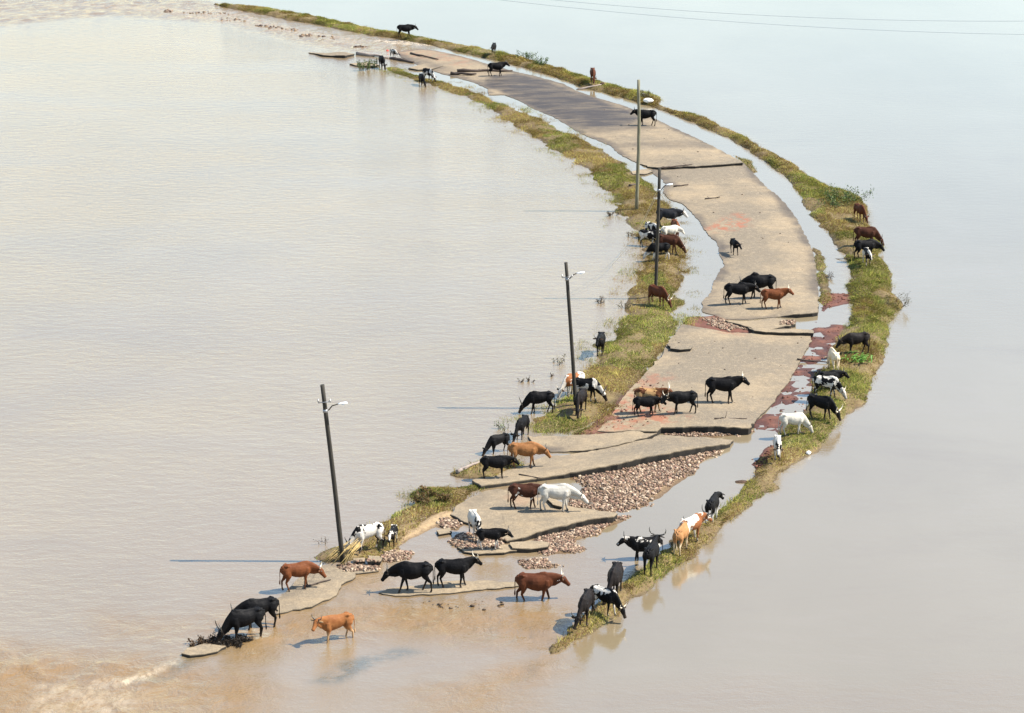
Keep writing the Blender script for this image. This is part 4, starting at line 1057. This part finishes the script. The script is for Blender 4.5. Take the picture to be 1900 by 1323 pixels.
CATTLE = [
 # px, py, heading, scale, pose, yaw, coat, horn, label, hump, belly, stance, hornmat, sink
 (626,1190,206,1.00,'stand',35,'tan','short','thin tan cow standing alone in the shallow brown water, looking at the camera',0,'thin','step','horn',0.05),
 (484,1166,200,1.08,'low',0,'black','short','black cow behind another black cow at the brush pile, left foreground',1,'mid','split','horn',0.0),
 (458,1187,206,1.10,'graze',0,'black','lyre','black cow with head down in the brush pile, nearest the left corner',1,'mid','split','horn',0.0),
 (551,1093,22,0.98,'low',-25,'red','short','reddish brown cow on the cracked slab below the leaning pole',0,'mid','step','palehorn',0.0),
 (685,1021,208,1.00,'graze',0,'pied_mostly_white','short','black and white cow grazing right beside the leaning pole',1,'thin','step','horn',0.0),
 (729,1012,262,0.72,'level',0,'pied_dark3',None,'small black calf standing end-on behind the piebald cow at the leaning pole',0,'thin','square','horn',0.0),
 (769,1097,181,1.08,'low',0,'black','short','black cow with lowered head facing left on the wet foreground slab',1,'fat','walk','horn',0.0),
 (840,1088,2,1.02,'stand',28,'black','short','black cow facing right on the wet slab, head turned away',0,'mid','step','palehorn',0.0),
 (992,1115,0,1.12,'level',8,'brown','short','brown bull wading right through shallow water in the foreground',1,'fat','walk','palehorn',0.12),
 (1087,1152,255,1.02,'graze',-25,'sooty','short','nearest black cow at the tip of the outer verge, seen head-on',1,'mid','square','horn',0.0),
 (1120,1138,322,0.95,'graze',0,'pied_dark2','short','black cow with white neck stripe grazing towards the right at the verge tip',1,'mid','step','palehorn',0.0),
 (1141,1105,258,1.10,'graze',-30,'sooty','short','large sooty cow behind the one with the white neck stripe',1,'fat','square','horn',0.0),
 (1198,1041,186,1.00,'stand',-5,'pied_half','short','black and white cow in water facing left beside the outer verge',1,'mid','step','horn',0.1),
 (1208,1060,72,1.05,'stand',0,'black','long','black cow with wide curved horns seen from behind on the outer verge',1,'mid','square','horn',0.0),
 (1263,1023,68,0.98,'level',0,'fawn','short','fawn cow seen from behind on the outer verge',0,'mid','square','horn',0.0),
 (1281,1006,48,1.00,'level',-15,'brown_pied','long','brown and white long-horned cow just beyond the fawn cow',1,'mid','step','horn',0.0),
 (1321,967,72,0.98,'level',-20,'black_white_legs',None,'black cow with white hind legs seen from behind, alone on the outer verge',0,'thin','step','horn',0.0),
 (1442,849,266,0.86,'low',0,'pied_white_back',None,'small white-backed cow with black face looking towards the camera',0,'thin','square','horn',0.0),
 (1469,806,8,0.92,'graze',-12,'white','short','white cow grazing on the outer verge level with the broken road lip',0,'mid','step','horn',0.0),
 (1521,776,328,1.00,'graze',0,'black','long','black cow grazing to the right just above the white one on the verge',1,'mid','step','palehorn',0.0),
 (1531,738,338,0.98,'graze',0,'pied_specks','short','speckled black and white cow with white face on the outer verge',1,'mid','step','palehorn',0.0),
 (1536,724,12,0.88,'level',0,'black','short','black cow half hidden behind the speckled one',1,'mid','step','horn',0.0),
 (1546,687,98,0.95,'graze',0,'cream',None,'cream cow seen from behind next to the red mud',0,'thin','square','horn',0.0),
 (1590,656,196,1.00,'low',0,'sooty','short','sooty black cow facing left beside the bright green plant',0,'mid','step','horn',0.0),
 (1594,409,290,0.92,'graze',12,'brown','short','brown cow grazing towards the camera, farthest of those at the right bend',1,'mid','square','horn',0.0),
 (1605,456,352,1.04,'graze',0,'dark_brown','short','dark brown cow standing behind the black one at the right bend',1,'fat','step','horn',0.0),
 (1604,480,10,1.02,'low',0,'black','short','black cow with lowered head at the water edge of the right bend',1,'mid','step','horn',0.0),
 (1608,491,276,0.86,'level',0,'pied_calf',None,'black and white calf facing the camera at the right bend',0,'thin','square','horn',0.0),
 (1338,747,1,1.14,'stand',0,'black','short','big black bull facing right, alone in the middle of the road',1,'mid','step','palehorn',0.0),
 (1268,767,190,0.98,'level',25,'black','short','black cow facing left towards the long-horned brown one on the road',0,'mid','step','palehorn',0.0),
 (1204,764,350,1.05,'stand',0,'brown_tan','lyre','brown long-horned cow with tan back on the road, partly hidden',1,'mid','step','palehorn',0.0),
 (1196,771,2,0.84,'level',0,'black','short','black cow in front of the brown long-horned one on the road',0,'mid','step','horn',0.0),
 (1412,553,182,1.20,'low',0,'black','short','large humped black bull facing left, rear of the trio on the road',2,'fat','step','horn',0.0),
 (1367,564,1,1.06,'level',0,'black','short','black cow facing right, in front of the humped bull',1,'mid','step','horn',0.0),
 (1433,572,1,0.98,'stand',0,'red','short','reddish horned cow facing right, nearest of the trio on the road',1,'mid','step','palehorn',0.0),
 (1362,471,282,0.80,'level',20,'black',None,'black calf walking alone towards the camera on the upper road',0,'thin','walk','horn',0.0),
 (1238,421,350,1.05,'level',0,'charcoal','short','dark grey cow with white face, farthest of the cluster behind the upright pole',1,'mid','step','horn',0.0),
 (1253,439,280,0.92,'low',-20,'red',None,'red brown cow facing the camera beside the channel in the cluster',1,'mid','square','horn',0.0),
 (1208,441,305,0.85,'low',0,'pied_white2',None,'white-topped calf at the left rear of the cluster by the pole',0,'thin','square','horn',0.0),
 (1203,457,340,0.92,'low',0,'pied_half',None,'black and white cow at the left front of the cluster by the pole',0,'mid','step','horn',0.0),
 (1242,447,22,0.85,'low',0,'white',None,'white cow whose back shows in the middle of the cluster',0,'mid','step','horn',0.0),
 (1239,470,350,1.02,'graze',0,'dark_brown','short','dark brown cow grazing rightwards in the cluster by the pole',1,'mid','step','horn',0.0),
 (1224,482,184,0.92,'graze',0,'black_white_legs',None,'black cow with white belly grazing leftwards, nearest of the cluster',0,'mid','step','horn',0.0),
 (1219,566,312,0.98,'graze',10,'brown','lyre','reddish cow with white horns grazing at the foot of the upright pole',1,'mid','square','palehorn',0.0),
 (1114,657,262,0.98,'stand',-10,'black','short','black cow facing the camera alone at the water edge of the inner verge',1,'mid','square','horn',0.0),
 (1065,733,222,1.00,'graze',0,'brown_white_back','short','white and brown cow behind the second leaning pole',1,'mid','step','palehorn',0.0),
 (1086,743,345,1.00,'graze',0,'pied_dark','lyre','black and white horned cow grazing rightwards by the second leaning pole',1,'mid','step','horn',0.0),
 (1077,766,254,1.00,'graze',20,'sooty',None,'sooty cow grazing towards the camera below the second leaning pole',1,'mid','square','horn',0.0),
 (1003,767,188,0.98,'graze',0,'black','lyre','black horned cow drinking to the left at the inner verge edge',1,'mid','step','horn',0.0),
 (969,813,248,0.92,'graze',-10,'black','short','black cow end-on at the tip of the inner verge above the ginger cow',1,'mid','square','horn',0.0),
 (926,842,214,0.84,'graze',0,'black',None,'black calf stretching down to drink behind the small black cow',0,'thin','step','horn',0.0),
 (917,887,3,0.92,'level',10,'black','short','black cow with its head behind the ginger cow on the long slab',0,'mid','square','horn',0.0),
 (971,867,4,1.04,'low',0,'ginger','short','ginger cow facing right on the long slab',1,'mid','step','horn',0.0),
 (972,943,358,0.98,'level',0,'brown_white','short','dark brown cow with white hind leg next to the white one',1,'mid','step','horn',0.0),
 (1030,949,1,1.08,'reach',0,'white_muzzle','short','white cow with dark muzzle reaching over the rubble',1,'mid','step','horn',0.0),
 (881,994,285,0.92,'graze',0,'pied_white_back',None,'white-backed piebald cow head down among stones, facing the camera',0,'mid','square','horn',0.0),
 (908,1019,4,0.80,'level',-10,'black_white_legs','short','horned black calf with white legs on the low slab',0,'thin','step','horn',0.0),
 (751,69,2,1.02,'level',0,'black','short','black cow on the far outer verge, farthest of all',1,'fat','step','horn',0.0),
 (916,100,262,0.84,'low',0,'black',None,'tiny black calf end-on on the far outer verge',0,'mid','square','horn',0.0),
 (920,141,8,1.00,'stand',10,'black','short','black cow standing across the far log on the road',1,'mid','step','horn',0.0),
 (1100,152,272,1.00,'graze',0,'brown','short','brown cow grazing end-on on the far outer verge',1,'mid','square','horn',0.0),
 (1200,233,180,1.06,'stand',0,'black','short','black cow facing left behind the tall grey pole',0,'mid','step','horn',0.0),
 (709,127,285,0.95,'graze',10,'black','short','black cow beside the leafy bush in the far water',1,'mid','square','horn',0.0),
 (794,150,312,0.92,'graze',0,'pied_dark',None,'black and white cow grazing at the far tip of the inner verge',0,'mid','step','horn',0.0),
 (783,160,285,0.90,'graze',15,'black',None,'black cow in the water edge at the far tip of the inner verge',1,'mid','square','horn',0.0),
 (730,108,300,0.72,'low',0,'pied_white2',None,'small pale calf behind the far log',0,'thin','square','horn',0.0),
]
for c in CATTLE: cow(*c)

# ------------------------------------------------------------------ driftwood
def log(a, b, r, mat, label, knots=6, cat='log', za=0.0, zb=0.0, name='log', twigs=0, seed=1):
    pa = on_ground(*a); pb = on_ground(*b)
    pa.z += r + za; pb.z += r + zb
    rr = random.Random(seed)
    v = pb - pa
    pts = []; rad = []
    for i in range(knots + 1):
        k = i / knots
        j = v.length * 0.02 if 0 < i < knots else 0
        pts.append(Vector(v * k) + Vector(((rr.random() - .5) * j, (rr.random() - .5) * j * 2, (rr.random() - .5) * r * 0.8)))
        rad.append(r * (1.1 - 0.5 * k) * (0.85 + 0.3 * rr.random()))
    t = empty(name, pa)
    new_obj('trunk' if r > 0.06 else 'stem', tube_mesh('trunk', pts, rad, 9), M[mat], t)
    for q in range(twigs):
        i = rr.randint(1, knots - 1)
        d = Vector(((rr.random() - .5) * 2, (rr.random() - .5) * .5, 0.15 * rr.random())).normalized() * (0.25 + 0.35 * rr.random())
        new_obj('branch', tube_mesh('branch', [pts[i], pts[i] + d * .5 + Vector((0, 0, .02)), pts[i] + d], [rad[i] * .5, rad[i] * .35, rad[i] * .12], 6), M[mat], t)
    return tag(t, label, cat, 'driftwood')
log((662,103), (722,110), 0.20, 'palelog', 'thick pale log at the far end of the road, upper half', 7, twigs=1, seed=1)
log((724,111), (768,119), 0.19, 'log', 'thick dark log continuing the pale one at the far end', 6, twigs=1, seed=2)
log((762,100), (813,112), 0.10, 'log', 'straight dark log right of the pale calf', 5, seed=3)
log((848,134), (951,134), 0.16, 'log', 'long black log lying across the road behind the far standing cow', 8, twigs=2, seed=4)
log((836,139), (884,140), 0.15, 'log', 'short black log beside the long one across the far road', 5, twigs=1, seed=5)
log((1326,778), (1386,778), 0.045, 'log', 'thin crooked branch lying near the broken lip of the road', 6, 'branch', name='fallen_branch', twigs=3, seed=6)
log((1479,668), (1538,674), 0.06, 'log', 'dark branch reaching over puddles towards the cream cow', 6, 'branch', name='fallen_branch', twigs=2, seed=7)
log((963,881), (1003,888), 0.035, 'log', 'thin stick on the long slab below the ginger cow', 5, 'branch', name='fallen_branch', seed=8)
log((1250,347), (1277,344), 0.07, 'log', 'short dark log on the road beside the pole lamp', 4, seed=9)
log((1225,313), (1285,306), 0.06, 'log', 'dark branch along the crack across the upper road', 6, 'branch', name='fallen_branch', twigs=3, seed=10)
log((566,1090), (614,1077), 0.05, 'log', 'thin black stick on the cracked slab near the reddish cow', 5, 'branch', name='fallen_branch', twigs=1, seed=11)
log((1070,168), (1116,158), 0.09, 'palelog', 'pale plank end on the far outer verge beside the brown grazing cow', 4, 'plank', name='bleached_log', seed=12)
log((1540,481), (1578,481), 0.03, 'log', 'thin stick over the channel at the right bend', 4, 'branch', name='fallen_branch', seed=13)
log((848,879), (893,858), 0.10, 'palelog', 'grey driftwood trunk at the water left of the small black cow', 6, twigs=2, seed=14)
log((1308,370), (1336,367), 0.05, 'log', 'small dark twig bundle in the middle of the upper road', 4, 'branch', name='fallen_branch', twigs=5, seed=15)
log((1168,346), (1186,343), 0.10, 'log', 'dark stump on the inner verge behind the tall grey pole', 3, seed=16)

def lump(px, py, sx, sy, sz, mat, name, label, cat, seed=1):
    p = on_ground(px, py)
    rg = np.random.default_rng(seed)
    bm = bmesh.new(); bmesh.ops.create_icosphere(bm, subdivisions=2, radius=1)
    for v in bm.verts:
        k = 0.8 + 0.4 * float(fnoise(np.array([v.co.x * 1.7 + seed]), np.array([v.co.y * 1.7 + v.co.z]), 2)[0])
        v.co = Vector((v.co.x * sx * k, v.co.y * sy * k, v.co.z * sz * k))
    me = bpy.data.meshes.new(name); bm.to_mesh(me); bm.free()
    o = new_obj(name, me, M[mat]); o.location = p + Vector((0, 0, sz * 0.5))
    return tag(o, label, cat)
lump(1500, 842, 0.15, 0.13, 0.12, 'white', 'stone', 'white stone on the outer verge edge below the white cow', 'stone', 2)
lump(1203, 189, 0.50, 0.35, 0.25, 'white', 'plastic_sack', 'white sack caught on the far outer verge', 'sack', 5)
lump(1193, 178, 0.18, 0.15, 0.2, 'white', 'plastic_sack', 'small white scrap just beyond the white sack on the far verge', 'sack', 6)
lump(719, 96, 0.2, 0.15, 0.16, 'red', 'cloth_bundle', 'small red bundle in brown water behind the far log', 'bundle', 7)
lump(1376, 897, 0.42, 0.28, 0.12, 'dung', 'soil_clod', 'red brown lump jutting into the channel from the outer verge', 'soil', 8)
lump(1118, 157, 0.25, 0.2, 0.16, 'dung', 'soil_clod', 'dark lump beside the pale plank on the far verge', 'soil', 9)

# ------------------------------------------------------------------ bushes, reeds, leafy plant
def bush(px, py, w, h, n, label, pal, seed, dens=26, leaf=0.10, twigcol='log', name='bush'):
    """several stems with leaf-sized faces on them"""
    p = on_ground(px, py); p.z = max(p.z, -0.05)
    rr = random.Random(seed); rg = np.random.default_rng(seed)
    t = empty(name, p)
    LV_ = []; TC = []
    for k in range(n):
        a = rr.random() * 6.28; rd = w * math.sqrt(rr.random()) * 0.4
        b = Vector((math.cos(a) * rd, math.sin(a) * rd, -0.05))
        e = b + Vector((math.cos(a) * w * 0.45 * rr.random(), math.sin(a) * w * 0.45 * rr.random(), h * (0.5 + 0.6 * rr.random())))
        mpt = b.lerp(e, .5) + Vector(((rr.random() - .5) * .2 * w, (rr.random() - .5) * .2 * w, .03))
        new_obj('stem', tube_mesh('stem', [b, mpt, e], [.018, .013, .006], 5), M[twigcol], t)
        for q in range(dens):
            u = 0.25 + 0.8 * rr.random()
            c = b.lerp(mpt, u * 2) if u < .5 else mpt.lerp(e, min(1, u * 2 - 1))
            c = c + Vector(rg.normal(size=3).tolist()) * 0.06 * w
            d = Vector(rg.normal(size=3).tolist()).normalized() * leaf * (0.6 + .8 * rr.random())
            s = d.cross(Vector(rg.normal(size=3).tolist())).normalized() * leaf * .32
            LV_ += [c - s, c + s + d * .3, c + d]
            col = np.array(pal[rr.randrange(len(pal))]) * (0.7 + .6 * rr.random())
            TC += [col] * 3
    if LV_:
        me = mesh_np('foliage', np.array([tuple(v) for v in LV_]), np.arange(len(LV_)).reshape(-1, 3), False, {'tint': np.array(TC)})
        new_obj('foliage', me, M['leaf'], t)
    return tag(t, label, 'bush', 'bushes in the flood')
GRN = [(0.045, 0.085, 0.02), (0.08, 0.13, 0.03), (0.03, 0.055, 0.018), (0.12, 0.15, 0.04)]
OLV = [(0.07, 0.06, 0.025), (0.11, 0.10, 0.04), (0.16, 0.13, 0.06)]
BRN = [(0.05, 0.035, 0.022), (0.085, 0.06, 0.035)]
bush(672, 131, 1.9, 1.1, 12, 'leafy green bush standing in the far water', GRN, 1, 40, 0.16)
bush(693, 124, 0.9, 0.9, 6, 'smaller leafy bush against the far black cow', GRN, 2, 30, 0.14)
bush(1117, 563, 0.9, 0.45, 7, 'dead brown scrub in water off the inner verge', BRN, 3, 26, 0.09)
bush(1160, 572, 0.9, 0.5, 6, 'thin olive scrub at the inner verge edge near the red cow', OLV, 4, 26, 0.09)
bush(1136, 402, 0.7, 0.5, 7, 'small dark tuft in water left of the tall grey pole', BRN, 5, 30, 0.10)
bush(965, 711, 0.45, 0.35, 4, 'left of two small dark tufts in the open water', BRN, 6, 22, 0.08)
bush(983, 711, 0.4, 0.35, 4, 'right of two small dark tufts in the open water', BRN, 7, 22, 0.08)
bush(1026, 702, 0.35, 0.4, 3, 'small tuft in water left of the second leaning pole', BRN, 8, 20, 0.08)
bush(1035, 676, 0.9, 0.6, 6, 'sparse reeds in water between pole and lone black cow', OLV, 9, 12, 0.12)
bush(1170, 440, 0.6, 0.5, 5, 'dark scrub in water left of the cattle cluster', BRN, 10, 20, 0.09)
bush(1570, 372, 3.0, 0.9, 16, 'dark green scrub on the outer verge above the right bend', GRN, 11, 46, 0.15)
bush(1545, 382, 2.2, 0.7, 10, 'low green weeds beside the scrub above the right bend', GRN, 12, 36, 0.13)
bush(973, 110, 1.6, 0.8, 9, 'left of two round shrubs on the far outer verge', GRN, 13, 44, 0.15)
bush(1002, 119, 1.7, 0.8, 9, 'right of two round shrubs on the far outer verge', GRN, 14, 44, 0.15)
bush(1660, 566, 1.6, 0.9, 9, 'thin brownish scrub at the water tip of the right bend', OLV, 15, 46, 0.08)
bush(1537, 517, 0.9, 0.5, 6, 'dark weed in the channel right of the road', BRN, 16, 26, 0.09)
bush(1206, 181, 1.4, 0.6, 8, 'dark bush on the far verge behind the white sack', OLV, 17, 40, 0.14)
bush(598, 1012, 0.8, 0.45, 4, 'dead twigs in water left of the leaning pole', BRN, 18, 10, 0.07)
bush(940, 800, 1.0, 0.6, 7, 'sparse green weeds in water left of the verge tip', [(0.15, 0.19, 0.05), (0.10, 0.14, 0.04)], 19, 14, 0.10)
# brush pile the two black cattle nose into
bush(408, 1194, 1.2, 0.16, 22, 'black matted brush pile at the left foreground slab tip', [(0.018, 0.014, 0.010), (0.035, 0.025, 0.016)], 20, 120, 0.09, name='brush_pile')
bush(437, 1195, 1.1, 0.18, 20, 'black matted brush under the heads of the two black cattle', [(0.018, 0.014, 0.010), (0.035, 0.025, 0.016)], 21, 120, 0.09, name='brush_pile')
bush(372, 1198, 1.0, 0.3, 10, 'brown brush trailing from the slab tip', [(0.06, 0.035, 0.02), (0.10, 0.06, 0.03)], 22, 50, 0.13, name='brush_pile')
bush(795, 925, 1.6, 0.4, 12, 'brown matted mound on the wet grass island', [(0.10, 0.055, 0.022), (0.15, 0.09, 0.03), (0.09, 0.08, 0.025)], 23, 60, 0.15, name='brush_pile')

def reeds():
    p = on_ground(643, 1036)
    t = empty('dry_reeds', p)
    rr = random.Random(5)
    for k in range(22):
        a = (rr.random() - 0.35) * 1.2; x = -0.7 + 1.5 * rr.random()
        b = Vector((x - 0.5 - 0.7 * rr.random(), -0.9 * rr.random(), 0.03)); e = Vector((x * 0.5 + 0.4, 0.5 * rr.random(), 0.45 + 0.55 * rr.random()))
        new_obj('stalk', tube_mesh('stalk', [b, b.lerp(e, .5) + Vector((0, 0, .10)), e], [.022, .020, .008], 5), M['straw'], t)
    tag(t, 'bundle of dry yellow reeds at the foot of the leaning pole', 'reeds')
reeds()

def leafy(px, py):
    p = on_ground(px, py)
    t = empty('leafy_plant', p)
    rr = random.Random(9)
    # arching strap leaf with a fold
    V = []; F = []
    for i, (x, z, w) in enumerate([(0, 0, .03), (.15, .22, .055), (.32, .34, .06), (.48, .36, .045), (.60, .30, .006)]):
        V += [(x, -w, z + w * .4), (x, 0, z), (x, w, z + w * .4)]
    for i in range(4):
        for k in range(2): F.append((i * 3 + k, i * 3 + k + 1, i * 3 + k + 4, i * 3 + k + 3))
    me = bpy.data.meshes.new('leaf'); me.from_pydata(V, [], F)
    set_attr(me, 'tint', np.tile(np.array([(0.13, 0.27, 0.04)]), (len(V), 1)))
    me.materials.append(M['leaf'])
    for k in range(46):
        o = bpy.data.objects.new('leaf', me); COL.objects.link(o); o.parent = t
        o.location = ((rr.random() - .5) * 1.5, (rr.random() - .5) * 1.6, 0)
        s = 0.55 + 0.5 * rr.random(); o.scale = (s, s, s * (0.6 + .6 * rr.random())); o.rotation_euler = (0, 0, rr.random() * 6.28)
    tag(t, 'bright green broad-leaved plant in front of the sooty black cow', 'plant')
leafy(1593, 668)
